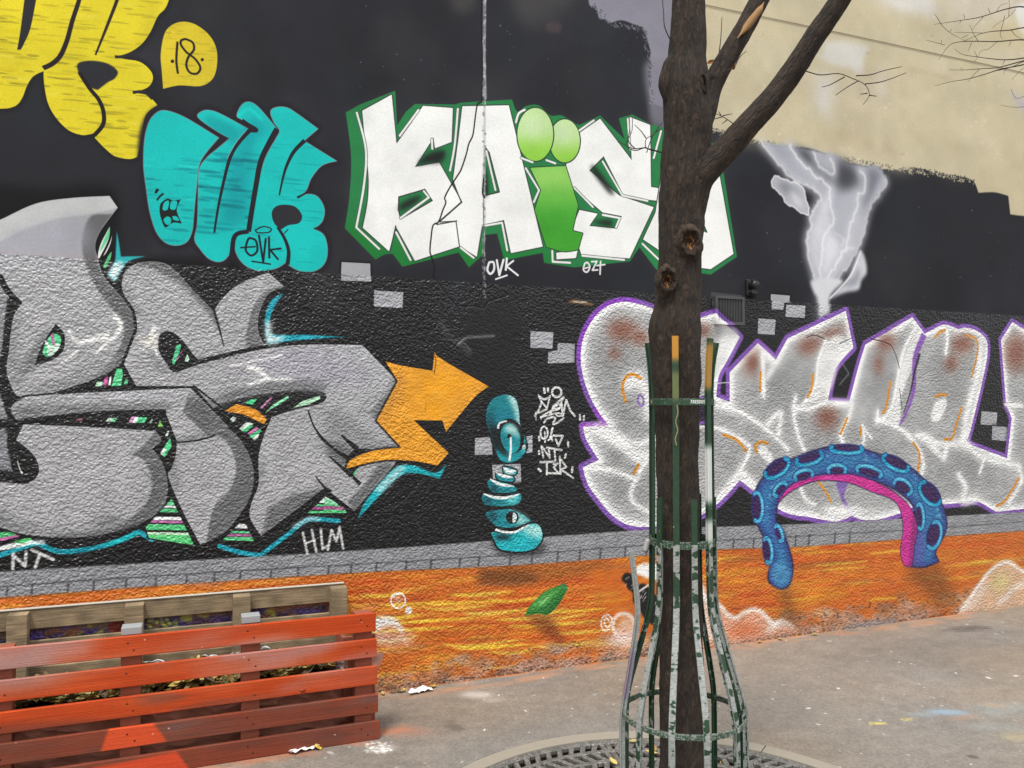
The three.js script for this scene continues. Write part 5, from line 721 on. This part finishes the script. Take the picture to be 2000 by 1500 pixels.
// ---------- tree guard ----------
{
  const gd = thing('tree_guard', 'tall slender metal tree guard with flaking dark green paint round the trunk', 'tree guard');
  gd.position.set(TREE.x, 0, TREE.z);
  const toCam = V(EYE.x - TREE.x, 0, EYE.z - TREE.z).normalize(), side = V(toCam.z, 0, -toCam.x); // to the right as seen from the street
  // flaking paint: green coat over grey primer, worn away more near the ground where hands, dogs and brooms reach
  const paint = (seed, wear, extra) => { const c = canvasOf(96, 2048), g = c.getContext('2d'), img = g.createImageData(96, 2048), d = img.data, A = lattice(23, 211, seed), B = lattice(41, 701, seed + 1), F = lattice(7, 41, seed + 2), C = lattice(61, 1499, seed + 9);
    for (let j = 0, q = 0; j < 2048; j++) { const y = (1 - j / 2048) * 2; for (let i = 0; i < 96; i++, q += 4) { const v = 0.5 * vnoise(A, i / 6, j / 26) + 0.25 * vnoise(B, i / 3, j / 7) + 0.25 * vnoise(F, i / 20, j / 60), bare = v < (y < 0.9 ? 0.58 : y < 1.12 ? 0.46 : 0.2) + wear, n = 0.8 + 0.4 * vnoise(C, i / 1.7, j / 1.7); const col = bare ? [142, 146, 142] : [34, 62, 42]; for (let k = 0; k < 3; k++) d[q + k] = col[k] * n; d[q + 3] = 255; } }
    g.putImageData(img, 0, 0); extra?.(g, (y) => (1 - y / 2) * 2048); const t = canvasTex(c, true, true); return std({ map: t, roughness: 0.5, metalness: 0.1 }); };
  const spot = (g, Y, y0, y1, col, a = 0.9) => { g.save(); g.filter = 'blur(10px)'; g.globalAlpha = a; g.fillStyle = col; g.fillRect(-40, Y(y1), 180, Y(y0) - Y(y1)); g.restore(); };
  const mats = { a: paint(100, 0), b: paint(120, -0.02, (g, Y) => { spot(g, Y, 1.76, 1.9, '#c98a2c'); spot(g, Y, 1.62, 1.72, '#8d8a55', 0.6); }), c: paint(140, -0.04, (g, Y) => { spot(g, Y, 1.66, 1.82, '#c08a3a', 0.85); spot(g, Y, 1.26, 1.46, '#dfe0de'); spot(g, Y, 1.12, 1.2, '#d9d9d6'); }), d: paint(160, -0.28), e: paint(180, 0.34, (g, Y) => spot(g, Y, 0.55, 0.72, '#7d6a88', 0.6)), f: paint(200, 0.06) };
  const RB = 0.222, RT = 0.12;
  // one upright: an inverted T bar swept up the guard's bottle profile
  const upright = (deg, prof, mat, twist) => {
    const a = deg * Math.PI / 180, out = toCam.clone().multiplyScalar(Math.cos(a)).addScaledVector(side, Math.sin(a)), tan = V(out.z, 0, -out.x);
    const sec = [[-0.0105, 0.0025], [0.0105, 0.0025], [0.0115, 0], [0.0105, -0.0025], [0.0028, -0.0025], [0.0028, -0.017], [-0.0028, -0.017], [-0.0028, -0.0025], [-0.0105, -0.0025], [-0.0115, 0]], pos = [], uv = [], idx = [], m = sec.length;
    const pts = []; for (let i = 0; i + 1 < prof.length; i++) { const n = Math.max(2, Math.ceil(Math.abs(prof[i + 1][1] - prof[i][1]) / 0.03)); for (let k = 0; k < n; k++) { const t = k / n; pts.push([lerp(prof[i][0], prof[i + 1][0], t), lerp(prof[i][1], prof[i + 1][1], t)]); } } pts.push(prof.at(-1));
    const sm = pts.map((p, i) => { let x = 0, y = 0, n = 0; for (let k = -2; k <= 2; k++) { const q = pts[i + k]; if (q) { x += q[0]; y += q[1]; n++; } } return i < 2 || i > pts.length - 3 ? p : [x / n, y / n]; });
    sm.forEach((p, i) => { const q0 = sm[Math.max(0, i - 1)], q1 = sm[Math.min(sm.length - 1, i + 1)], dr = q1[0] - q0[0], dy = q1[1] - q0[1], l = Math.hypot(dr, dy), nr = dy / l, ny = -dr / l, sh = twist ? twist(p[1]) : 0;
      sec.forEach(([t, n], j) => { const w = out.clone().multiplyScalar(p[0] + n * nr).addScaledVector(tan, t + sh); pos.push(w.x, p[1] + n * ny, w.z); uv.push((j + 0.5) / m * 0.6, p[1] / 2); }); });
    for (let i = 0; i + 1 < sm.length; i++) for (let j = 0; j < m; j++) { const q = i * m + j, w = i * m + (j + 1) % m; idx.push(q, q + m, w, w, q + m, w + m); }
    for (const [b, f] of [[0, 1], [(sm.length - 1) * m, 0]]) { const quad = (x, y, z, w) => f ? idx.push(b + x, b + y, b + z, b + x, b + z, b + w) : idx.push(b + x, b + z, b + y, b + x, b + w, b + z); quad(0, 1, 3, 8); quad(4, 5, 6, 7); }
    let g = new THREE.BufferGeometry(); g.setAttribute('position', new THREE.Float32BufferAttribute(pos, 3)); g.setAttribute('uv', new THREE.Float32BufferAttribute(uv, 2)); g.setIndex(idx); g = toCreasedNormals(g, 0.6);
    return part('upright', g, mat, gd);
  };
  const low = [[RB, 0.0], [RB, 0.5], [RB - 0.006, 0.55], [RT + 0.006, 0.86], [RT, 0.92]], short = [...low, [RT - 0.002, 1.12], [RT - 0.004, 1.275]], tall = (h, flare = 0.03) => [...low, [RT - 0.002, 1.12], [RT - 0.004, 1.6], [RT - 0.002, 1.72], [RT + flare, h]];
  for (const [deg, prof, mat] of [[-104, tall(1.832, 0.012), mats.d], [-43, short, mats.f], [-10, tall(1.845, 0.0), mats.b], [20, short, mats.a], [54, tall(1.838, 0.008), mats.c], [84, short, mats.a], [112, tall(1.83, 0.02), mats.d], [149, short, mats.d], [181, tall(1.835), mats.d], [213, short, mats.d]]) upright(deg, prof, mat);
  const bent = upright(-80, [[RB + 0.004, 0.0], [RB + 0.004, 0.5], [RB - 0.008, 0.55], [0.172, 0.8], [0.166, 0.87], [0.19, 1.075]], mats.e); bent.userData.label = 'grey upright broken loose and bent outwards at its top';
  // hoops inside the uprights
  const hoop = (rad, y, h, mat, rep) => { const n = 72, pos = [], uv = [], idx = [], prof = [[rad, -h / 2], [rad, h / 2], [rad - 0.005, h / 2], [rad - 0.005, -h / 2]]; for (let i = 0; i <= n; i++) { const a = i / n * Math.PI * 2; const o = toCam.clone().multiplyScalar(Math.cos(a)).addScaledVector(side, Math.sin(a)); prof.forEach(([q, v], j) => { pos.push(o.x * q, y + v, o.z * q); uv.push(i / n * rep, j === 1 || j === 2 ? 1 : 0); }); } for (let i = 0; i < n; i++) for (let j = 0; j < 4; j++) { const a = i * 4 + j, b = i * 4 + (j + 1) % 4; idx.push(a, a + 4, b, b, a + 4, b + 4); } let g = new THREE.BufferGeometry(); g.setAttribute('position', new THREE.Float32BufferAttribute(pos, 3)); g.setAttribute('uv', new THREE.Float32BufferAttribute(uv, 2)); g.setIndex(idx); g = toCreasedNormals(g, 0.7); return part('hoop', g, mat, gd); };
  const strip = (seed, bareAt, text) => { const c = canvasOf(1536, 48), g = c.getContext('2d'), img = g.createImageData(1536, 48), d = img.data, A = lattice(211, 11, seed), B = lattice(701, 23, seed + 1); for (let j = 0, q = 0; j < 48; j++) for (let i = 0; i < 1536; i++, q += 4) { const v = 0.5 * vnoise(A, i / 8, j / 6) + 0.5 * vnoise(B, i / 2.5, j / 2.5), col = v < bareAt + (j < 8 ? 0.12 : 0) ? [140, 143, 138] : [36, 66, 45], n = 0.85 + 0.3 * vnoise(B, i / 1.3, j / 1.3); for (let k = 0; k < 3; k++) d[q + k] = col[k] * n; d[q + 3] = 255; } g.putImageData(img, 0, 0); text?.(g); return std({ map: canvasTex(c, true, true), roughness: 0.5, metalness: 0.1 }); };
  hoop(RB - 0.003, 0.5, 0.02, strip(220, 0.46), 1); hoop(RT - 0.004, 1.115, 0.026, strip(230, 0.34), 1);
  hoop(RT - 0.005, 1.615, 0.024, strip(240, 0.22, (g) => { // marker tag on the top hoop
    g.fillStyle = g.strokeStyle = '#e4e6e2'; g.lineWidth = 3; g.lineCap = 'round'; g.font = 'bold 34px sans-serif'; g.save(); g.translate(62, 36); g.scale(0.86, 1); g.transform(1, 0, -0.15, 1, 0, 0); g.fillText('TRESDOS', 0, 0); g.restore();
    for (const [x0, y0, x1, y1] of [[1236, 12, 1246, 34], [1246, 34, 1258, 14], [1258, 14, 1262, 34], [1500, 34, 1510, 12], [1510, 12, 1518, 36]]) { g.beginPath(); g.moveTo(x0, y0); g.lineTo(x1, y1); g.stroke(); } }), 1);
  // twine knotted to the top hoop, and a grey clip
  const tp = atDepth(1322, 790, TD - 0.13).sub(gd.position); const tg = new THREE.TubeGeometry(new THREE.CatmullRomCurve3([[0, 0], [0.003, -0.03], [-0.004, -0.06], [0.002, -0.09], [-0.006, -0.12], [-0.002, -0.142]].map(([x, y]) => tp.clone().addScaledVector(side, x).add(V(0, y, 0)))), 30, 0.0022, 5); const tw = part('twine', tg, std({ color: lin(0.28, 0.2, 0.12), roughness: 1 })); tw.position.copy(gd.position); tag(tw, 'short frayed twine hanging from the top hoop of the tree guard', 'twine');
  const clip = new THREE.CapsuleGeometry(0.011, 0.03, 4, 10); clip.rotateZ(-0.3); const cm = part('clip', clip, std({ color: lin(0.3, 0.3, 0.29), roughness: 0.5 }), gd); cm.position.copy(side.clone().multiplyScalar(-0.128)).add(V(0, 1.092, 0));
}

// ---------- pallet planter ----------
{
  const pl = thing('pallet_planter', 'planter of wooden pallets with red painted front slats, full of dry leaves', 'planter'), r = rng(301);
  const ZF = 0.61, X1 = 0.845, X0 = -1.52;
  // paint on the front: one coat laid over the whole face, so its fades run across the slats
  const face = new Painter(X0 - 0.05, 0.72, X1 - X0 + 0.1, 0.74, 520, ZF), g = face.g; g.fillStyle = '#ba441a'; g.fillRect(0, 0, face.w, face.h); face.R(0, 0, 1);
  face.hatch(r, 260, [-250, 1190, 740, 1510], 160, -0.1, ['#cc4c1c', '#c04218', '#ad3c1c', '#cb5428'], 10, 0.5, 3);
  face.hatch(r, 50, [-250, 1200, 500, 1330], 150, -0.25, ['#c98d86', '#bf7d78', '#a87f80'], 16, 0.5, 9); face.hatch(r, 24, [500, 1250, 720, 1340], 120, -0.2, ['#b98a86', '#b3777a'], 12, 0.5, 7); face.F('-250,1225 0,1262 60,1255 180,1262 60,1300 -250,1330', '#b39a98', { b: 14, a: 0.5 }); face.F('-250,1315 90,1300 160,1312 60,1345 -250,1370', '#a99090', { b: 12, a: 0.45 }); face.F('430,1268 560,1262 640,1280 520,1300 440,1296', '#b08f8c', { b: 10, a: 0.4 }); face.F('-250,1280 60,1270 100,1310 40,1340 -250,1360', '#a88f90', { b: 16, a: 0.5 });
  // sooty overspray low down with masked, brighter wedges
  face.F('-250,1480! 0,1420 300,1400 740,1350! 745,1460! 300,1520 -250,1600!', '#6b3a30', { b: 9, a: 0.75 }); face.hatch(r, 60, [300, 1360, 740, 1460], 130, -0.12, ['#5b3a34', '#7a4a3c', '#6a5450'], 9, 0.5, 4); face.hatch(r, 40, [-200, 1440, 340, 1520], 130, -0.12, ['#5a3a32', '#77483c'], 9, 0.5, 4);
  face.F('215,1416! 292,1402! 326,1448! 196,1470!', '#d2502a', { b: 2 }); face.F('180,1500! 345,1468! 372,1506! 170,1540!', '#cf4a2a', { b: 2 }); face.F('300,1398 312,1398 310,1410 298,1410', '#c65a3a', { b: 2 });
  const grain = face.g.getImageData(0, 0, face.w, face.h), gd = grain.data, GL = lattice(37, 401, 311), GM = lattice(211, 401, 312);
  for (let j = 0, q = 0; j < face.h; j++) for (let i = 0; i < face.w; i++, q += 4) { const n = 0.92 + 0.09 * vnoise(GL, i / 60, j / 3) + 0.07 * vnoise(GM, i / 4, j / 1.5); for (let k = 0; k < 3; k++) gd[q + k] = clamp(gd[q + k] * n * 0.92, 0, 255); }
  g.putImageData(grain, 0, 0);
  // nails and chips
  const nail = (x, y) => { const X = (x - face.x0) * 520, Y = (face.y1 - y) * 520; g.fillStyle = '#2a1a16'; g.beginPath(); g.arc(X, Y, 2, 0, 7); g.fill(); };
  const postsF = [-1.46, -0.86, -0.72 + 0.0, onWall(256, 1250, ZF).x, onWall(491, 1230, ZF).x, X1 - 0.055]; postsF.splice(1, 2, onWall(0, 1300, ZF).x);
  const slatTop = (i) => 0.607 - i * 0.1295, SH = 0.088;
  for (let i = 0; i < 5; i++) for (const x of postsF) { if (r() < 0.8) nail(x - 0.02 + 0.01 * r(), slatTop(i) - 0.03); if (r() < 0.7) nail(x + 0.02 * r(), slatTop(i) - 0.062); }
  for (let i = 0; i < 40; i++) { g.fillStyle = r() < 0.5 ? '#d9cfc8' : '#7a2f1e'; g.globalAlpha = 0.7; g.fillRect(r() * face.w, r() * face.h, 1 + r() * 4, 1 + r() * 2); } g.globalAlpha = 1;
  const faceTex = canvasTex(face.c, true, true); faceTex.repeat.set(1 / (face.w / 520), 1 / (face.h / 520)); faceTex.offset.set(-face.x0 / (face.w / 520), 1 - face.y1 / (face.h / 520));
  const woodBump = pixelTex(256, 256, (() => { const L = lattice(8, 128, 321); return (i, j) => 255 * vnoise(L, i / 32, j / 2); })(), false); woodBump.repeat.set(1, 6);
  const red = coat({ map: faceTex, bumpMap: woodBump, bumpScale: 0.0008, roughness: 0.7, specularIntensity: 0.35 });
  const redPlain = std({ color: lin(0.27, 0.07, 0.035), roughness: 0.75, bumpMap: woodBump, bumpScale: 0.0012 });
  const rawTex = pixelTex(512, 128, (() => { const L = lattice(9, 61, 331), M = lattice(128, 64, 332), N = lattice(16, 6, 333); return (i, j) => { const v = vnoise(L, i / 57, j / 2.1), m = vnoise(M, i / 4, j / 2), n = vnoise(N, i / 32, j / 21), k = 0.72 + 0.3 * v + 0.1 * m + 0.25 * (n - 0.5); return [146 * k, 126 * k, 97 * k]; }; })());
  const raw = std({ map: rawTex, roughness: 0.88, bumpMap: woodBump, bumpScale: 0.001 }), rawEnd = std({ color: lin(0.24, 0.19, 0.12), roughness: 0.9 });
  // a board with rounded edges, slightly bowed; uv in the board's own metres on the face
  const board = (w, h, d, cx, cy, cz, bow = 0, tilt = 0, metres = false) => {
    const b = new RoundedBoxGeometry(w, h, d, 2, Math.min(0.004, d * 0.3)), seg = b.attributes.position; b.rotateZ(tilt); b.translate(cx, cy, cz); const uv = b.attributes.uv; for (let i = 0; i < seg.count; i++) { const x = seg.getX(i), y = seg.getY(i); uv.setXY(i, metres ? x : (x - cx) / 0.9 + cx * 0.37, metres ? y : (y - cy) / 0.22 + cy * 3.1); }
    return b;
  };
  const X = (X0 + X1) / 2, W = X1 - X0;
  const pallet = (name) => { const q = new THREE.Group(); q.name = name; pl.add(q); return q; }, fp = pallet('front_pallet'), bp = pallet('back_pallet');
  for (let i = 0; i < 5; i++) { const t = slatTop(i), e = [0, 0.004, 0.008, 0.013, 0.02][i]; part('slat', board(W + e, SH, 0.02, X + e / 2, t - SH / 2, ZF - 0.01, 0, (r() - 0.5) * 0.006, true), red, fp); }
  for (const x of postsF) part('post', board(0.082, 0.6, 0.075, x, 0.302, ZF - 0.0595), redPlain, fp);
  for (const x of [postsF[2], postsF[3]]) part('post_cap', board(0.082, 0.034, 0.07, x, 0.622, ZF - 0.06), std({ color: lin(0.27, 0.275, 0.28), roughness: 0.7 }), fp);
  for (const y of [0.045, 0.19, 0.43]) part('inner_slat', board(0.16, 0.09, 0.02, X1 - 0.06, y, ZF - 0.109), redPlain, fp);
  // back pallet against the wall: raw boards behind raw posts
  const ZB = 0.075, XB1 = onWall(674, 1160, ZB).x, XB0 = X0, WB = XB1 - XB0, XB = (XB0 + XB1) / 2, topB = onWall(672, 1143, ZB).y;
  const backs = [[topB - 0.047, 0.094], [topB - 0.185, 0.07], [topB - 0.315, 0.08], [topB - 0.44, 0.09], [0.05, 0.09]];
  for (const [y, h] of backs) part('slat', board(WB, h, 0.02, XB, y, ZB - 0.048, 0, (r() - 0.5) * 0.002), raw, bp);
  for (const px of [36, 263, 472, 661]) part('post', board(0.085, topB - 0.01, 0.07, onWall(px, 1180, ZB).x, (topB - 0.01) / 2 + 0.004, ZB - 0.002), raw, bp);
  part('post', board(0.085, topB - 0.01, 0.07, -1.3, (topB - 0.01) / 2 + 0.004, ZB - 0.002), raw, bp);
  part('top_rail', board(WB + 0.004, 0.007, 0.026, XB, topB + 0.004, ZB - 0.046), std({ color: lin(0.4, 0.37, 0.31), roughness: 0.85 }), bp);
  // ends
  for (const [x, m] of [[X1 - 0.075, redPlain], [X0 + 0.08, raw]]) for (let i = 0; i < 3; i++) { const b = new RoundedBoxGeometry(0.02, 0.1, ZF - 0.2, 2, 0.003); b.translate(x - 0.02, 0.06 + i * 0.15, ZF / 2 - 0.0); part('end_board', b, m, pl); }
  // cloth liner: hung sheets with sagging folds
  const cloth = (x0, x1, yTop, yBot, z, amp, seed, mat, lean = 0) => {
    const nx = 90, ny = 26, pos = [], uv = [], idx = [];
    for (let i = 0; i <= nx; i++) for (let j = 0; j <= ny; j++) {
      const u = i / nx, v = j / ny, x = lerp(x0, x1, u), sag = 0.035 * noise3(x * 3, seed, 1) + 0.02 * noise3(x * 9, seed, 2), y = lerp(yBot, yTop + sag, v), k = (1 - 2 * Math.abs(noise3(x * 4 + y * 3, y * 8 - x * 2, seed))) * 0.6 + (1 - 2 * Math.abs(noise3(x * 9, y * 20 + x * 5, seed + 3))) * 0.4, roll = v > 0.8 ? Math.sin((v - 0.8) / 0.2 * 2.4) * 0.055 * (1 + 0.6 * noise3(x * 6, seed, 4)) : 0;
      pos.push(x, y - (v > 0.93 ? (v - 0.93) * 0.35 : 0), z + amp * k * (0.4 + v) + lean * v + roll); uv.push(x * 2, y * 2);
    }
    for (let i = 0; i < nx; i++) for (let j = 0; j < ny; j++) { const a = i * (ny + 1) + j, b = a + ny + 1; idx.push(a, b, a + 1, b, b + 1, a + 1); }
    const q = new THREE.BufferGeometry(); q.setAttribute('position', new THREE.Float32BufferAttribute(pos, 3)); q.setAttribute('uv', new THREE.Float32BufferAttribute(uv, 2)); q.setIndex(idx); q.computeVertexNormals(); return part('cloth_liner', q, mat, pl);
  };
  const weave = pixelTex(128, 128, (() => { const L = lattice(64, 64, 341); return (i, j) => 255 * (0.5 * vnoise(L, i / 2, j / 2) + 0.25 * (i & 1) + 0.25 * (j & 1)); })(), false); weave.repeat.set(4, 4);
  const grey = std({ color: lin(0.42, 0.41, 0.4), roughness: 0.9, side: THREE.DoubleSide, bumpMap: weave, bumpScale: 0.001 }), rust = std({ color: lin(0.36, 0.135, 0.085), roughness: 0.85, side: THREE.DoubleSide, bumpMap: weave, bumpScale: 0.001 });
  cloth(X0 + 0.1, X1 - 0.13, 0.315, 0.01, ZF - 0.105, 0.042, 4.4, rust).userData.label = 'rust coloured liner cloth oversprayed with the front paint';
  cloth(X0 + 0.1, XB1 - 0.02, 0.372, 0.02, ZB + 0.085, 0.03, 8.8, grey);
  cloth(0.5, 0.74, 0.385, 0.2, ZF - 0.26, 0.03, 2.1, grey, -0.05); cloth(-0.64, -0.16, 0.385, 0.25, ZB + 0.17, 0.03, 5.7, grey, -0.06); cloth(0.06, 0.42, 0.38, 0.25, ZB + 0.15, 0.03, 3.2, grey, -0.05);
  { const s = new THREE.PlaneGeometry(W - 0.26, ZF - 0.26, 60, 12).rotateX(-Math.PI / 2), p = s.attributes.position; for (let i = 0; i < p.count; i++) p.setY(i, 0.285 + 0.02 * noise3(p.getX(i) * 4, 0, p.getZ(i) * 6)); s.computeVertexNormals(); s.translate(X - 0.02, 0, 0.3); part('soil', s, std({ color: lin(0.03, 0.024, 0.018), roughness: 1 }), pl); }
  scatter('leaf_litter', 'heap of yellow and brown fallen leaves filling the planter', 'leaf litter', 3800, 351, (q) => { const x = lerp(X0 + 0.16, X1 - 0.17, q()), z = lerp(0.17, 0.47, q()); return [V(x, 0.31 + 0.02 * noise3(x * 4, 0, z * 6) + q() * 0.025, z), 1.1, 1]; }, 0.064);
  // folded paper and cloth poking out at the open end
  { const s = new THREE.PlaneGeometry(0.09, 0.16, 6, 10), p = s.attributes.position; for (let i = 0; i < p.count; i++) p.setZ(i, 0.02 * noise3(p.getX(i) * 14, p.getY(i) * 10, 3)); s.computeVertexNormals(); const m = part('cloth_corner', s, std({ color: lin(0.45, 0.22, 0.16), roughness: 0.9, side: THREE.DoubleSide }), pl); m.position.set(X1 + 0.01, 0.3, ZF - 0.13); m.rotation.set(0.1, 0.5, -0.5); }
}

// ---------- fittings on the wall ----------
{
  const a = onWall(1393, 576), b = onWall(1450, 636), x0 = a.x, x1 = b.x, y1 = a.y - 0.005, y0 = b.y, t = lowTiles[x0 < lowTiles[1].x0 ? 0 : 1];
  const gr = thing('vent_grille', 'square metal vent grille with vertical bars, partly sprayed white and violet', 'vent');
  // the spray paint runs on over the grille: its parts take wall metres as uv
  const onPaint = (g) => { const p = g.attributes.position, uv = g.attributes.uv; for (let i = 0; i < p.count; i++) uv.setXY(i, (p.getX(i) - t.x0) / (t.x1 - t.x0), p.getY(i) / HP); return g; };
  const gm = std({ map: t.mat.map, roughness: 0.45 });
  part('backing', slab(x0 + 0.006, x1 - 0.006, y0 + 0.006, y1 - 0.006, 0.002, 0.008), std({ color: lin(0.012, 0.012, 0.012) }), gr);
  for (const [p, q, s, u] of [[x0, x1, y1 - 0.018, y1], [x0, x1, y0, y0 + 0.02], [x0, x0 + 0.018, y0 + 0.0202, y1 - 0.0182], [x1 - 0.018, x1, y0 + 0.0202, y1 - 0.0182]]) part('frame', onPaint(slab(p, q, s, u, 0.002, 0.026)), gm, gr);
  const bars = []; for (let i = 0; i < 15; i++) { const x = lerp(x0 + 0.028, x1 - 0.028, i / 14); bars.push(onPaint(slab(x - 0.0026, x + 0.0026, y0 + 0.018, y1 - 0.016, 0.009, 0.021))); }
  const m = part('bars', mergeGeometries(bars), gm, gr); m.userData.kind = 'stuff';
  const c = onWall(1466, 562), lp = thing('wall_fitting', 'small black knobbly fitting beside the vent grille', 'fitting'); lp.position.set(c.x, c.y, 0);
  const black = std({ color: lin(0.014, 0.014, 0.015), roughness: 0.35 });
  part('base_plate', new RoundedBoxGeometry(0.075, 0.11, 0.02, 2, 0.005).translate(0, 0, 0.0), black, lp);
  part('housing', new THREE.LatheGeometry([[0, 0.06], [0.018, 0.06], [0.028, 0.05], [0.03, 0.03], [0.026, 0.0]].reverse().map(([x, y]) => new THREE.Vector2(x, y)), 24).rotateX(Math.PI / 2).translate(0, 0.014, 0.008), black, lp);
  part('clamp', new RoundedBoxGeometry(0.05, 0.022, 0.04, 2, 0.006).translate(0.004, -0.04, 0.026), black, lp);
  part('bolt', new THREE.CylinderGeometry(0.008, 0.008, 0.07, 10).rotateZ(0.5).translate(-0.012, 0.02, 0.05), black, lp);
  // thin cable slung across the plaster
  const pts = [[1290, -14], [1380, 8], [1500, 33], [1620, 58], [1740, 84], [1850, 108], [1930, 125], [2030, 148], [2120, 172]].map(([x, y]) => onWall(x, y, 0.0));
  const cb = part('cable', new THREE.TubeGeometry(new THREE.CatmullRomCurve3(pts.map((p) => V(p.x, p.y, -0.008))), 80, 0.0022, 6), std({ color: lin(0.26, 0.21, 0.14), roughness: 0.8 })); tag(cb, 'thin cable running slantwise across the beige plaster', 'cable');
}

// ---------- litter on the pavement ----------
{
  const scrap = (px, py, w, h, seed, label, col, rot) => { const s = new THREE.PlaneGeometry(w, h, 10, 8).rotateX(-Math.PI / 2), p = s.attributes.position; for (let i = 0; i < p.count; i++) { const x = p.getX(i), z = p.getZ(i), k = 1 + 0.3 * noise3(x * 30, z * 30, seed); p.setXYZ(i, x * k, 0.012 + 0.014 * noise3(x * 26, z * 26, seed + 2), z * k); } s.computeVertexNormals(); const m = part('paper_scrap', s, std({ color: lin(...col), roughness: 0.8, side: THREE.DoubleSide })); m.position.copy(onGround(px, py)); m.position.y = 0.001; m.rotation.y = rot; tag(m, label, 'litter'); return m; };
  scrap(818, 1352, 0.13, 0.06, 3, 'crumpled white paper scrap lying at the foot of the wall', [0.78, 0.78, 0.76], 0.2);
  scrap(596, 1467, 0.14, 0.035, 7, 'long white paper scrap beside the red planter', [0.74, 0.72, 0.7], 0.25);
  scrap(1306, 1475, 0.07, 0.03, 11, 'white plastic scrap lying on the tree grate', [0.76, 0.76, 0.76], 0.6);
  const y = scrap(622, 1464, 0.035, 0.028, 13, 'small yellow wrapper end by the long paper scrap', [0.6, 0.42, 0.05], 0.3); y.name = 'wrapper';
  const r = rng(401);
  for (let i = 0; i < 12; i++) { const px = i < 8 ? 745 + r() * 110 : 1460 + r() * 130, p = onGround(px, 1350 - (px - 740) * 0.137 + 3), m = part('fallen_leaf', leafGeo(0.05, 0.026, 0.4), std({ color: lin(...LEAF_COLS[Math.floor(r() * 6)]), side: THREE.DoubleSide, roughness: 0.85 })); m.position.set(p.x, 0.005, Math.max(0.03, p.z)); m.rotation.set((r() - 0.5) * 0.3, r() * 6, (r() - 0.5) * 0.3); tag(m, 'dry brown leaf on the pavement against the foot of the wall', 'leaf', 'leaves along the foot of the wall'); }
}

renderer.render(scene, camera);
